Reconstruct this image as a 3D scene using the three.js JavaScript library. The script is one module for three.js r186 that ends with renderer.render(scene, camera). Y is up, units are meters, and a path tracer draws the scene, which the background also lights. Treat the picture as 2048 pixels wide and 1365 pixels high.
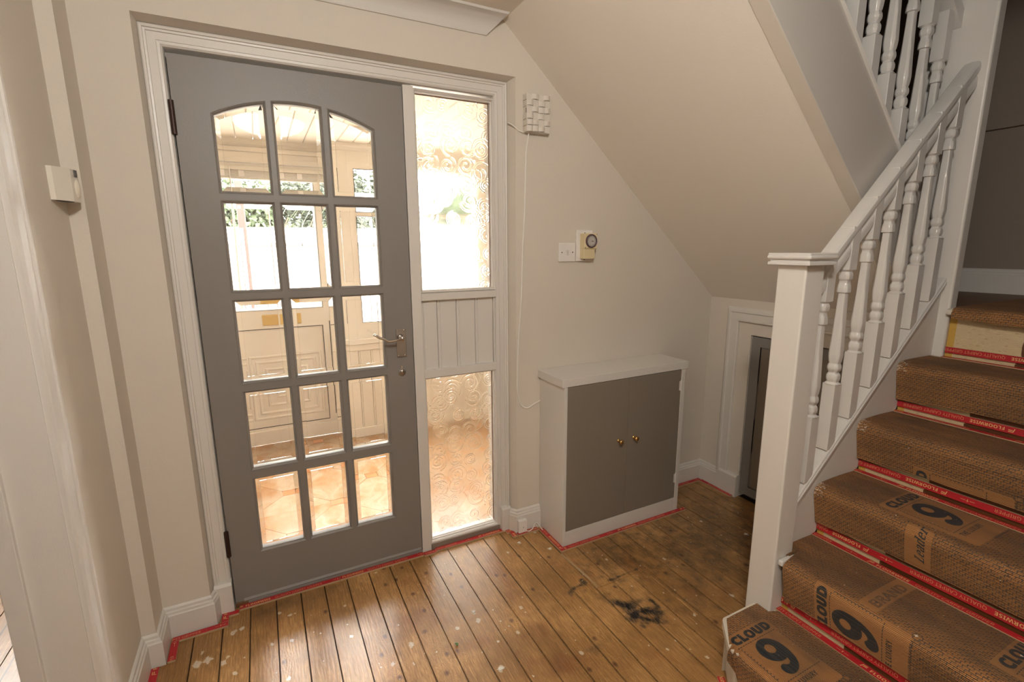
import * as THREE from 'three';
import { RoundedBoxGeometry } from 'three/addons/geometries/RoundedBoxGeometry.js';
import { mergeGeometries, toCreasedNormals } from 'three/addons/utils/BufferGeometryUtils.js';

/* ---------- camera, sky, lights, exposure ---------- */
const scene = new THREE.Scene();
const camera = new THREE.PerspectiveCamera(2 * Math.atan(682.5 / 971.97) * 180 / Math.PI, 2048 / 1365, 0.05, 200);
camera.position.set(0.2021, 1.3865, 1.9406);
camera.rotation.set(-0.1903, -0.4749, -0.0054, 'YXZ');
const renderer = new THREE.WebGLRenderer({ antialias: true });
renderer.toneMapping = THREE.LinearToneMapping;
renderer.toneMappingExposure = 1.0;
renderer.shadowMap.enabled = true;
{ // overcast daylight, a little brighter towards the zenith
  const W = 64, H = 32, d = new Float32Array(W * H * 4);
  for (let y = 0; y < H; y++) for (let x = 0; x < W; x++) {
    const up = Math.sin(((y + 0.5) / H - 0.5) * Math.PI), L = 50 * (1 + 0.3 * Math.max(0, up)), o = (y * W + x) * 4;
    d[o] = L; d[o + 1] = L * 0.975; d[o + 2] = L * 0.925; d[o + 3] = 1;
  }
  const t = new THREE.DataTexture(d, W, H, THREE.RGBAFormat, THREE.FloatType);
  t.mapping = THREE.EquirectangularReflectionMapping; t.magFilter = t.minFilter = THREE.LinearFilter; t.needsUpdate = true;
  scene.background = t;
}
const LAMP_COLOR = new THREE.Color(1, 0.965, 0.905), LAMP_POWER = 4.5, LAMP_X = 0.36, LAMP_Y = 2.2, LAMP_Z = 1.96;

/* ---------- small helpers ---------- */
const V = (x, y, z) => new THREE.Vector3(x, y, z);
let seed = 12345;
const rnd = () => { seed = (seed * 1664525 + 1013904223) >>> 0; return seed / 4294967296; };
const rr = (a, b) => a + (b - a) * rnd();
const used = {};
const numbered = n => { const k = used[n] = (used[n] ?? -1) + 1; return k ? n + '_' + String(k).padStart(3, '0') : n; };
const hash2 = (x, y) => { let h = Math.imul(x | 0, 374761393) ^ Math.imul(y | 0, 668265263); h = Math.imul(h ^ (h >>> 13), 1274126177); return ((h ^ (h >>> 16)) >>> 0) / 4294967296; };
const vnoise = (x, y) => { const ix = Math.floor(x), iy = Math.floor(y), fx = x - ix, fy = y - iy, u = fx * fx * (3 - 2 * fx), v = fy * fy * (3 - 2 * fy);
  const a = hash2(ix, iy), b = hash2(ix + 1, iy), c = hash2(ix, iy + 1), d = hash2(ix + 1, iy + 1); return a + (b - a) * u + (c - a) * v + (a - b - c + d) * u * v; };
const fbm = (x, y, n = 4) => { let s = 0, a = 0.5; for (let i = 0; i < n; i++) { s += a * vnoise(x, y); x = x * 2.03 + 17.1; y = y * 2.03 + 9.7; a *= 0.5; } return s; };
const clamp = (x, a = 0, b = 1) => Math.min(b, Math.max(a, x));

function triUV(g) { // metric texture coordinates from the face's main direction
  const p = g.attributes.position, n = p.count, uv = new Float32Array(n * 2), a = V(), b = V(), c = V(), f = V();
  for (let i = 0; i < n; i += 3) {
    a.fromBufferAttribute(p, i); b.fromBufferAttribute(p, i + 1); c.fromBufferAttribute(p, i + 2);
    f.copy(b).sub(a).cross(V().copy(c).sub(a));
    const ax = Math.abs(f.x), ay = Math.abs(f.y), az = Math.abs(f.z);
    for (let k = 0; k < 3; k++) { const q = [a, b, c][k]; const [u, v] = ay >= ax && ay >= az ? [q.x, q.z] : ax >= az ? [q.z, q.y] : [q.x, q.y]; uv[(i + k) * 2] = u; uv[(i + k) * 2 + 1] = v; }
  }
  g.setAttribute('uv', new THREE.BufferAttribute(uv, 2)); return g;
}
function norm(g) { // every piece to the same bare attributes
  let q = g.index ? g.toNonIndexed() : g;
  if (!q.attributes.normal) q.computeVertexNormals();
  if (!q.userData.ownUV) triUV(q);
  const r = new THREE.BufferGeometry();
  for (const k of ['position', 'normal', 'uv']) r.setAttribute(k, q.attributes[k]);
  return r;
}
const merged = gs => { const l = [].concat(gs).map(norm); return l.length === 1 ? l[0] : mergeGeometries(l); };
function obj(name, geos, m, parent = scene) {
  const o = new THREE.Mesh(geos.isBufferGeometry && geos.userData.ready ? geos : merged(geos), m);
  o.name = parent === scene ? numbered(name) : name; o.castShadow = o.receiveShadow = true; parent.add(o); return o;
}
function part(name, geos, m, parent) { // numbered within its parent
  const o = obj(name, geos, m, parent); let k = 0; for (const c of parent.children) if (c !== o && (c.name === name || c.name.startsWith(name + '_0'))) k++;
  if (k) o.name = name + '_' + String(k).padStart(3, '0'); return o;
}
function thing(name, label, category, pos = [0, 0, 0], turn = 0, group) {
  const o = new THREE.Group(); o.name = numbered(name); o.position.set(...pos); o.rotation.y = turn; o.userData = { label, category };
  if (group) o.userData.group = group; scene.add(o); return o;
}
function tag(o, label, category, group, kind) { Object.assign(o.userData, { label, category }); if (group) o.userData.group = group; if (kind) o.userData.kind = kind; return o; }
function struct(name, geos, m) { const o = obj(name, geos, m); o.userData.kind = 'structure'; return o; }
function structGroup(name) { const o = new THREE.Group(); o.name = numbered(name); o.userData.kind = 'structure'; scene.add(o); return o; }

const box = (x0, x1, y0, y1, z0, z1) => new THREE.BoxGeometry(Math.abs(x1 - x0), Math.abs(y1 - y0), Math.abs(z1 - z0)).translate((x0 + x1) / 2, (y0 + y1) / 2, (z0 + z1) / 2);
const rbox = (x0, x1, y0, y1, z0, z1, r = 0.003, s = 2) => new RoundedBoxGeometry(Math.abs(x1 - x0), Math.abs(y1 - y0), Math.abs(z1 - z0), s, r).translate((x0 + x1) / 2, (y0 + y1) / 2, (z0 + z1) / 2);
const shape = (pts, holes = []) => { const s = new THREE.Shape(pts.map(p => new THREE.Vector2(p[0], p[1]))); for (const h of holes) s.holes.push(new THREE.Path(h.map(p => new THREE.Vector2(p[0], p[1])))); return s; };
const rect = (x0, x1, y0, y1) => [[x0, y0], [x1, y0], [x1, y1], [x0, y1]];
const extZ = (pts, z0, z1, holes) => new THREE.ExtrudeGeometry(shape(pts, holes), { depth: z1 - z0, bevelEnabled: false }).translate(0, 0, z0);
// outline given as (z, y), extruded along x
const extX = (pts, x0, x1, holes = []) => { const f = l => l.map(p => [-p[0], p[1]]); return new THREE.ExtrudeGeometry(shape(f(pts), holes.map(f)), { depth: x1 - x0, bevelEnabled: false }).rotateY(Math.PI / 2).translate(x0, 0, 0); };
// outline given as (x, z), extruded upwards
const extY = (pts, y0, y1) => new THREE.ExtrudeGeometry(shape(pts.map(p => [p[0], -p[1]])), { depth: y1 - y0, bevelEnabled: false }).rotateX(-Math.PI / 2).translate(0, y0, 0);

function solid(rings, closed, capsOK = true) { // rings of equal length joined in order
  const pos = [], n = rings[0].length, m = rings.length, tri = (a, b, c) => pos.push(a.x, a.y, a.z, b.x, b.y, b.z, c.x, c.y, c.z);
  for (let i = 0; i < (closed ? m : m - 1); i++) { const A = rings[i], B = rings[(i + 1) % m]; for (let j = 0; j < n; j++) { const k = (j + 1) % n; tri(A[j], B[j], B[k]); tri(A[j], B[k], A[k]); } }
  if (!closed && capsOK) for (const [r, flip] of [[rings[0], false], [rings[m - 1], true]]) {
    const nn = V(); for (let j = 0; j < n; j++) nn.add(V().crossVectors(r[j].clone().sub(r[0]), r[(j + 1) % n].clone().sub(r[0])));
    nn.normalize(); const e1 = r[1].clone().sub(r[0]).normalize(), e2 = V().crossVectors(nn, e1);
    for (const t of THREE.ShapeUtils.triangulateShape(r.map(p => new THREE.Vector2(p.dot(e1), p.dot(e2))), [])) flip ? tri(r[t[0]], r[t[2]], r[t[1]]) : tri(r[t[0]], r[t[1]], r[t[2]]);
  }
  let vol = 0; for (let i = 0; i < pos.length; i += 9) { const a = V(...pos.slice(i, i + 3)), b = V(...pos.slice(i + 3, i + 6)), c = V(...pos.slice(i + 6, i + 9)); vol += a.dot(b.cross(c)); }
  if (vol < 0) for (let i = 0; i < pos.length; i += 9) for (let k = 0; k < 3; k++) { const t = pos[i + 3 + k]; pos[i + 3 + k] = pos[i + 6 + k]; pos[i + 6 + k] = t; }
  const g = new THREE.BufferGeometry(); g.setAttribute('position', new THREE.Float32BufferAttribute(pos, 3)); g.computeVertexNormals(); return g;
}
function miters(path, N, closed) {
  const n = path.length, out = [], left = i => V().crossVectors(N, path[(i + 1) % n].clone().sub(path[i]).normalize());
  for (let i = 0; i < n; i++) {
    const a = i > 0 || closed ? left((i - 1 + n) % n) : null, b = i < n - 1 || closed ? left(i) : null;
    out.push(a && b ? a.clone().add(b).multiplyScalar(1 / (1 + a.dot(b))) : (a || b));
  }
  return out;
}
// a moulding: profile [inwards (left of the path), along N] carried round a flat path with mitred corners
function sweep(profile, path, N, closed = false, crease = 0) {
  const m = miters(path, N, closed), g = solid(path.map((p, i) => profile.map(([a, b]) => p.clone().addScaledVector(m[i], a).addScaledVector(N, b))), closed);
  return crease ? toCreasedNormals(g, crease) : g;
}
const offset = (path, N, a) => { const m = miters(path, N, true); return path.map((p, i) => p.clone().addScaledVector(m[i], a)); };
// a raking member: section [z, height] in the upright plane at both ends
const rake = (sec, xA, yA, xB, yB, crease = 0) => { const g = solid([sec.map(([z, v]) => V(xA, yA + v, z)), sec.map(([z, v]) => V(xB, yB + v, z))], false); return crease ? toCreasedNormals(g, crease) : g; };
const tube = (pts, r, seg = 40, rs = 8) => { const c = new THREE.CatmullRomCurve3(pts.map(p => V(...p)), false, 'centripetal'); const g = new THREE.TubeGeometry(c, seg, r, rs, false); return mergeGeometries([g.toNonIndexed(), ...[0, 1].map(t => new THREE.SphereGeometry(r, 8, 6).toNonIndexed().translate(...c.getPoint(t).toArray()))].map(q => { q.userData = {}; return q; })); };
const lathe = (pts, seg = 24) => new THREE.LatheGeometry(pts.map(p => new THREE.Vector2(p[0], p[1])), seg);
const cyl = (r, h, seg = 20, r2 = r) => new THREE.CylinderGeometry(r2, r, h, seg);

/* ---------- textures ---------- */
function dataTex(w, h, fn, srgb = true, rep = true) {
  const d = new Uint8Array(w * h * 4);
  for (let y = 0; y < h; y++) for (let x = 0; x < w; x++) { const c = fn(x, y), o = (y * w + x) * 4; d[o] = clamp(c[0]) * 255; d[o + 1] = clamp(c[1]) * 255; d[o + 2] = clamp(c[2]) * 255; d[o + 3] = 255; }
  const t = new THREE.DataTexture(d, w, h, THREE.RGBAFormat); t.magFilter = THREE.LinearFilter; t.minFilter = THREE.LinearFilter; if (srgb) t.colorSpace = THREE.SRGBColorSpace;
  if (rep) t.wrapS = t.wrapT = THREE.RepeatWrapping; t.needsUpdate = true; return t;
}
function canvasTex(w, h, draw, srgb = true) {
  const c = document.createElement('canvas'); c.width = w; c.height = h; const x = c.getContext('2d'); draw(x, w, h);
  const t = new THREE.CanvasTexture(c); if (srgb) t.colorSpace = THREE.SRGBColorSpace; t.wrapS = t.wrapT = THREE.RepeatWrapping; t.needsUpdate = true; return t;
}
const std = (color, rough = 0.6, extra = {}) => { const m = new THREE.MeshStandardMaterial({ roughness: rough, ...extra }); Array.isArray(color) ? m.color.setRGB(...color) : m.color.set(color); return m; };
const phys = (color, rough, extra = {}) => { const m = new THREE.MeshPhysicalMaterial({ roughness: rough, ...extra }); Array.isArray(color) ? m.color.setRGB(...color) : m.color.set(color); return m; };
const grain = dataTex(256, 256, (x, y) => { const n = 0.55 * hash2(x, y) + 0.45 * fbm(x / 9, y / 9, 3); return [n, n, n]; }, false);
const rep = (t, k, l = k) => { const c = t.clone(); c.repeat.set(k, l); c.needsUpdate = true; return c; };

/* floorboards: one map for the hall floor, laid out in metres */
const FX0 = -0.3, FZ0 = -0.1, FW = 2.9, FD = 2.2, PITCH = 0.0906, BX0 = -0.130;
const knots = [[.651, .307], [.621, .41], [.66, .543], [.633, .616], [.64, .196], [.726, .095], [.818, .151], [.99, .25], [1.021, .266], [.83, .248], [.697, .547], [1.14, .18], [1.255, .247], [1.085, .399], [1.395, .544], [1.646, .575], [1.798, .518], [1.753, .571], [1.06, .824], [1.155, .724], [1.15, .846], [.929, .509], [1.606, .871], [1.423, .389], [.31, .134], [.553, .088], [.6, .078], [.487, .365], [.457, .441], [.156, .317], [.491, .56], [.569, -.022], [.642, .011], [2.0, .7], [1.9, .35], [.2, .9], [.35, 1.1], [.05, .6]];
const splats = [[.8, .683, 10], [.819, .404, 8], [.816, .453, 9], [.993, .466, 8], [.923, .572, 6], [1.075, .755, 7], [.734, .451, 7], [1.106, .131, 6], [1.188, .09, 7], [1.291, .196, 9], [1.71, .5, 6], [1.296, .046, 6], [.704, .518, 5], [1.563, .81, 6], [1.477, .384, 5], [.841, .577, 4], [1.353, .881, 4], [1.448, .971, 6], [2.204, .544, 9], [1.78, .804, 8], [-.1, .143, 7], [-.077, .185, 13], [-.109, .188, 12], [-.028, .224, 8], [-.017, .203, 6], [-.004, .086, 9], [.023, .081, 8], [.12, .213, 6], [.189, .089, 6], [.381, .135, 5], [.377, .307, 6], [.561, .447, 9], [.483, .497, 6], [.184, .228, 6], [.532, -.009, 5], [.008, .29, 7], [.166, .394, 6], [.151, .059, 6], [2.1, .36, 6], [1.95, .42, 5]];
for (let i = 0; i < 230; i++) splats.push([rr(-0.2, 2.4), rr(-0.03, 1.3), rr(0.8, 3)]);
const cell = new Map(); const keyOf = (x, z) => Math.floor(x / 0.05) + ',' + Math.floor(z / 0.05);
for (const [x, z, r] of splats) for (let i = -1; i < 2; i++) for (let j = -1; j < 2; j++) { const k = keyOf(x + i * 0.05, z + j * 0.05); if (!cell.has(k)) cell.set(k, []); cell.get(k).push([x, z, r / 1000]); }
const FTW = 2048, FTH = 1554, heightMap = new Float32Array(FTW * FTH);
const floorMap = dataTex(FTW, FTH, (px, py) => {
  const x = FX0 + (px + 0.5) / FTW * FW, z = FZ0 + (py + 0.5) / FTH * FD, b = Math.floor((x - BX0) / PITCH), u = x - BX0 - b * PITCH;
  const hb = hash2(b, 77), s = hb * 40, edge = Math.min(u, PITCH - u);
  let kx = 0, kd = 0, ring = 0;
  for (const [ax, az] of knots) { const dx = x - ax, dz = z - az; if (Math.abs(dx) < 0.05 && Math.abs(dz) < 0.09) { const q = Math.hypot(dx, dz * 0.75); kd = Math.max(kd, clamp(1.25 - q / 0.0085)); kx += 0.010 * Math.sign(dx || 1) * Math.exp(-q * q / 0.0009); ring += Math.exp(-q * q / 0.0005); } }
  const w = (u - kx) + 0.010 * (fbm(s + x * 9, z * 2.2, 3) - 0.5);
  const rings = 0.5 + 0.5 * Math.sin((w * 420 + 14 * fbm(s + w * 22, z * 1.3 + s, 3)) * (1 + 0.5 * hb));
  const fibre = vnoise(w * 900 + s * 7, z * 26), fine = vnoise(w * 2300 + s, z * 60 + 5), blot = fbm(x * 6 + 3, z * 6, 4), blot2 = fbm(x * 22, z * 22, 3);
  let t = 0.52 + 0.10 * (rings - 0.5) * (0.7 + ring) + 0.26 * (fibre - 0.5) + 0.16 * (fine - 0.5) + 0.40 * (blot - 0.47) + 0.24 * (blot2 - 0.45) + 0.13 * (hb - 0.5);
  let c = [0.46 + 0.44 * t, 0.32 + 0.38 * t, 0.15 + 0.30 * t];
  const worn = clamp((fibre * 0.6 + fine * 0.6 + blot - 1.08) * 2.4); c = [c[0] + worn * 0.10, c[1] + worn * 0.10, c[2] + worn * 0.09];
  const red = clamp((fbm(x * 9 + 40, z * 9 + 11, 4) - 0.56) * 5); c = [c[0] * (1 - 0.09 * red), c[1] * (1 - 0.15 * red), c[2] * (1 - 0.18 * red)];
  c = c.map((v, i) => v * (1 - kd * [0.42, 0.50, 0.50][i])); const speck = hash2(px * 3 + 1, py * 7) > 0.9965 ? 0.5 : 0; c = c.map(v => v * (1 - speck));
  const grime = (ax, az, ra, rb, k, rot) => { const dx = x - ax, dz = z - az, co = Math.cos(rot), si = Math.sin(rot), q = Math.hypot((dx * co + dz * si) / ra, (dz * co - dx * si) / rb); return q < 1.5 ? k * clamp(0.95 - q + 1.9 * (fbm(x * 34, z * 34, 4) - 0.45)) * (0.5 + 0.9 * vnoise(x * 260, z * 120)) : 0; };
  const dirt = clamp(grime(1.365, 0.70, 0.05, 0.055, 1.1, 0.4) + grime(1.43, 0.72, 0.04, 0.06, 0.9, 0) + grime(1.40, 0.655, 0.07, 0.03, 0.6, 0.3) + grime(1.232, 0.474, 0.03, 0.018, 1.0, -0.7) + grime(1.30, 0.452, 0.022, 0.02, 0.9, 0) + grime(1.47, 0.5, 0.13, 0.008, 0.8, -0.02) + grime(1.265, 0.47, 0.05, 0.012, 0.8, 0) + grime(1.33, 0.60, 0.12, 0.03, 0.35, 0.8) + grime(1.13, 0.76, 0.06, 0.03, 0.3, 0) + grime(2.05, 0.5, 0.62, 0.5, 0.34, 0) + grime(1.5, 0.35, 0.25, 0.16, 0.16, 0) + grime(0.15, 0.02, 0.35, 0.07, 0.16, 0));
  c = [c[0] * (1 - 0.86 * dirt), c[1] * (1 - 0.82 * dirt), c[2] * (1 - 0.66 * dirt)];
  if (edge < 0.004) c = c.map(v => v * (0.55 + 0.45 * edge / 0.004));
  let sp = 0; const near = cell.get(keyOf(x, z));
  if (near) for (const [ax, az, r] of near) { const dx = x - ax, dz = z - az, a = Math.atan2(dz, dx), q = Math.hypot(dx, dz * 0.8) / (r * 1.25 * (0.45 + 0.75 * vnoise(a * 1.6 + ax * 900, az * 700) + 0.25 * vnoise(a * 5 + az * 300, ax * 50))); if (q < 1) sp = Math.max(sp, clamp((1 - q) * 5) * (r > 0.004 ? 0.55 + 0.45 * vnoise(x * 700, z * 700) : 0.9)); }
  const pale = Math.abs(x - 1.5745) < 0.0035 && z > 0.56 && z < 0.815 ? 0.22 * vnoise(z * 90, x * 900) : 0;
  c = [c[0] + (0.96 - c[0]) * sp + pale, c[1] + (0.94 - c[1]) * sp + pale * 0.95, c[2] + (0.90 - c[2]) * sp + pale * 0.85];
  heightMap[py * FTW + px] = clamp(0.45 + 0.35 * (fibre - 0.5) + 0.2 * (rings - 0.5) + 0.2 * (fine - 0.5) + 0.25 * sp);
  return c;
});
const floorBump = dataTex(1024, 777, (x, y) => { const h = heightMap[Math.min(FTH - 1, y * 2) * FTW + x * 2]; return [h, h, h]; }, false);
for (const t of [floorMap, floorBump]) { t.repeat.set(1 / FW, 1 / FD); t.offset.set(-FX0 / FW, -FZ0 / FD); }

/* printed carpet gripper: 0.42 m of strip */
const gripMap = canvasTex(2048, 116, (c, w, h) => {
  c.fillStyle = '#b3212a'; c.fillRect(0, 0, w, h);
  for (let i = 0; i < 900; i++) { c.fillStyle = rnd() < 0.5 ? 'rgba(110,10,20,0.25)' : 'rgba(220,70,70,0.22)'; c.fillRect(rnd() * w, rnd() * h, rr(4, 40), rr(1, 4)); }
  c.fillStyle = '#e3b878'; c.textBaseline = 'middle'; c.font = 'bold 78px sans-serif'; c.fillText('FLOORWISE', 190, h / 2 + 4);
  c.font = '74px sans-serif'; c.fillStyle = '#d89a6a'; c.fillText('QUALITY CARPET GRIPPER', 700, h / 2 + 4);
  c.fillStyle = '#e3b878'; c.save(); c.transform(1, 0, -0.3, 1, 40, 0); c.fillRect(60, 26, 12, 66); c.fillRect(60, 26, 62, 13); c.fillRect(78, 52, 52, 13); c.restore();
  c.fillRect(1790, 56, 60, 6); c.fillRect(1900, 56, 60, 6); c.fillRect(1872, 36, 8, 46); c.fillRect(1860, 48, 30, 7);
});
gripMap.repeat.set(1 / 0.42, 1);

/* kraft-paper carpet underlay: print and ribs.  P = list of [kind, z, u] with u measured up the stair from the nosing */
const UPX = 1500, UW = 0.86;
function underlayMap(L, nose, z0, motifs, s0) {
  seed = s0;
  return canvasTex(Math.round(UW * UPX), Math.round(L * UPX), (c, w, h) => {
    const X = z => (z - z0) * UPX, Y = u => (nose - u) * UPX;
    c.fillStyle = '#ad7540'; c.fillRect(0, 0, w, h);
    for (let i = 0; i < 260; i++) { const g = c.createRadialGradient(0, 0, 0, 0, 0, 1); c.save(); c.translate(rnd() * w, rnd() * h); c.scale(rr(40, 220), rr(20, 90)); const d = rnd() < 0.5; g.addColorStop(0, d ? 'rgba(70,42,20,0.10)' : 'rgba(190,140,90,0.08)'); g.addColorStop(1, 'rgba(0,0,0,0)'); c.fillStyle = g; c.fillRect(-1, -1, 2, 2); c.restore(); }
    // dark woven-looking print: staggered cells of short strokes
    c.lineCap = 'round'; const ch = 12, cw = 19;
    for (let j = 0; j * ch < h + ch; j++) for (let i = -1; i * cw < w + cw; i++) {
      const x = i * cw + (j % 2 ? cw / 2 : 0) + rr(-1, 1), y = j * ch + rr(-0.8, 0.8), a = rr(0.6, 1);
      c.strokeStyle = `rgba(38,40,48,${a})`; c.lineWidth = rr(1.5, 3.6); c.beginPath(); c.moveTo(x, y); c.lineTo(x + rr(-1, 1), y + ch * rr(0.5, 0.8)); c.stroke();
      c.strokeStyle = `rgba(38,40,48,${a * 0.75})`; c.lineWidth = rr(2.2, 4.2); c.beginPath(); c.moveTo(x, y); c.lineTo(x + cw * rr(0.5, 0.95), y + rr(-1, 1)); c.stroke();
    }
    const clearRect = (za, zb, ua, ub) => { c.fillStyle = 'rgba(172,118,66,0.92)'; c.beginPath(); c.roundRect(X(za), Y(ub), (zb - za) * UPX, (ub - ua) * UPX, 14); c.fill(); };
    const along = (z, u, fn) => { c.save(); c.translate(X(z), Y(u)); c.rotate(-Math.PI / 2); fn(); c.restore(); };
    const ink = '#19232e', thin = 'rgba(28,36,46,0.9)';
    const scallop = (z0_, u0_, z1_, u1_) => { c.strokeStyle = thin; c.lineWidth = 2.4; const x0 = X(z0_), y0 = Y(u0_), x1 = X(z1_), y1 = Y(u1_), n = Math.max(3, Math.round(Math.hypot(x1 - x0, y1 - y0) / 15)), r = Math.hypot(x1 - x0, y1 - y0) / n / 2, a = Math.atan2(y1 - y0, x1 - x0); for (let i = 0; i < n; i++) { const t = (i + 0.5) / n; c.beginPath(); c.arc(x0 + (x1 - x0) * t, y0 + (y1 - y0) * t, r, a, a + Math.PI); c.stroke(); } };
    const dashes = (z, ua, ub) => { c.strokeStyle = thin; c.lineWidth = 3; c.setLineDash([9, 7]); c.beginPath(); c.moveTo(X(z), Y(ua)); c.lineTo(X(z), Y(ub)); c.stroke(); c.setLineDash([]); };
    for (const [kind, z, u] of motifs) {
      if (kind === 'cloud') { // the whole badge: word, numeral, strap line
        clearRect(z - 0.022, z + 0.225, u - 0.02, u + 0.175);
        along(z + 0.014, u, () => { c.fillStyle = ink; c.font = 'bold 56px sans-serif'; c.scale(0.165 * UPX / c.measureText('CLOUD').width, 1); c.fillText('CLOUD', 0, 0); c.strokeStyle = ink; c.lineWidth = 5; c.strokeText('CLOUD', 0, 0); });
        dashes(z + 0.024, u - 0.005, u + 0.165); scallop(z + 0.03, u + 0.005, z + 0.155, u + 0.005); scallop(z + 0.155, u + 0.165, z + 0.03, u + 0.165); dashes(z + 0.163, u, u + 0.165);
        along(z + 0.03, u + 0.082, () => { // a heavy numeral: round bowl, hooked tail
          c.fillStyle = ink; c.beginPath(); c.ellipse(0, 62, 68, 62, 0, 0, 6.2832); c.closePath(); c.moveTo(23, 56); c.ellipse(-2, 56, 25, 24, 0, 0, 6.2832); c.closePath(); c.fill('evenodd');
          c.beginPath(); c.moveTo(68, 60); c.bezierCurveTo(74, 130, 40, 186, -22, 188); c.bezierCurveTo(-62, 188, -72, 140, -34, 134); c.bezierCurveTo(-22, 132, -18, 146, -6, 146); c.bezierCurveTo(14, 146, 24, 132, 22, 104); c.closePath(); c.fill(); });
        along(z + 0.187, u + 0.005, () => { c.fillStyle = ink; c.font = 'bold 30px sans-serif'; c.fillText('THE LUXURY', 0, 0); });
        along(z + 0.207, u + 0.0, () => { c.font = '28px sans-serif'; c.fillText('UNDER THE CARPET', -8, 0); });
        scallop(z + 0.225, u + 0.07, z + 0.225, u + 0.16);
        along(z + 0.232, u + 0.178, () => { c.font = 'bold 22px sans-serif'; c.strokeStyle = thin; c.lineWidth = 2; c.fillText('R', -8, 8); c.beginPath(); c.arc(0, 0, 16, 0, 7); c.stroke(); });
      } else if (kind === 'leader') { clearRect(z - 0.04, z + 0.025, u - 0.03, u + 0.12); along(z + 0.01, u, () => { c.fillStyle = ink; c.font = 'italic bold 50px serif'; c.transform(1, 0, -0.2, 1, 0, 0); c.fillText('Leader', 0, 0); });
      } else if (kind === 'brand') { clearRect(z - 0.03, z + 0.02, u - 0.02, u + 0.2); along(z + 0.012, u, () => { c.strokeStyle = ink; c.lineWidth = 2.2; c.font = '52px sans-serif'; c.scale(1.5, 1); c.strokeText('BRAND', 0, 0); }); }
    }
    // reinforcing strings: fine ribs along the nosing, lighter over the print
    for (let y = 0; y < h; y += 6.6) { c.fillStyle = `rgba(212,168,120,${rr(0.2, 0.55)})`; c.fillRect(0, y, w, 1.8); c.fillStyle = 'rgba(40,22,10,0.38)'; c.fillRect(0, y + 2.4, w, 1.6); }
    // dust and trodden dirt on the tread, paint flecks, brushed paint along the end by the string
    for (let i = 0; i < 140; i++) { c.save(); c.translate(rnd() * w, rr(-0.1, 1.0) * nose * UPX * 0.8); c.scale(rr(50, 180), rr(20, 60)); const g = c.createRadialGradient(0, 0, 0, 0, 0, 1); g.addColorStop(0, 'rgba(88,72,56,0.13)'); g.addColorStop(1, 'rgba(88,72,56,0)'); c.fillStyle = g; c.fillRect(-1, -1, 2, 2); c.restore(); }
    for (let i = 0; i < 55; i++) { c.fillStyle = 'rgba(225,215,200,0.9)'; c.beginPath(); const x = rnd() * w, y = rnd() * h, r = rnd() < 0.12 ? rr(3, 7) : rr(0.8, 2.2); c.moveTo(x + r, y); for (let k = 1; k < 8; k++) c.lineTo(x + r * rr(0.5, 1.2) * Math.cos(k * 0.79), y + r * rr(0.5, 1.2) * Math.sin(k * 0.79)); c.fill(); }
    for (let i = 0; i < 90; i++) { c.fillStyle = 'rgba(222,214,200,0.85)'; if (s0 < 60) c.fillRect(Math.pow(rnd(), 2.4) * 40, Y(rr(-0.03, 0.03)), rr(2, 9), rr(1, 3)); }
  });
}
const ribBump = dataTex(4, 32, (x, y) => { const n = 0.5 + 0.5 * Math.cos(y / 32 * 2 * Math.PI); return [n, n, n]; }, false);

/* brown varnished riser with the old cream paint left outside a stair runner */
const riserMap = canvasTex(1024, 256, (c, w, h) => {
  c.fillStyle = '#5f3617'; c.fillRect(0, 0, w, h);
  for (let i = 0; i < 900; i++) { c.fillStyle = rnd() < 0.5 ? 'rgba(35,16,5,0.16)' : 'rgba(150,85,35,0.12)'; c.fillRect(rnd() * w, rnd() * h, rr(40, 260), rr(1, 3)); }
  c.fillStyle = '#cdb791'; c.beginPath(); c.moveTo(0, 0); for (let y = 0; y <= h; y += 8) c.lineTo(238 + 10 * vnoise(y / 30, 4) + (y > 200 ? -6 : 4), y); c.lineTo(0, h); c.fill();
  for (let i = 0; i < 500; i++) { c.fillStyle = rnd() < 0.6 ? 'rgba(226,208,170,0.35)' : 'rgba(120,88,50,0.22)'; c.fillRect(rnd() * 240, rnd() * h, rr(2, 14), rr(1, 4)); }
  c.fillStyle = 'rgba(196,150,50,0.75)'; c.fillRect(0, 0, 26, h);
});

/* marbled porch tile */
const tileMap = dataTex(512, 512, (x, y) => { const v = Math.abs(fbm(x / 70 + 2 * fbm(x / 120, y / 120), y / 160, 4) - 0.5) * 3.2, n = fbm(x / 20, y / 20, 3); return [0.93 - 0.10 * v + 0.05 * (n - 0.5), 0.80 - 0.20 * v + 0.05 * (n - 0.5), 0.65 - 0.26 * v + 0.05 * (n - 0.5)]; });
tileMap.repeat.set(1.3, 1.3);

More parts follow.
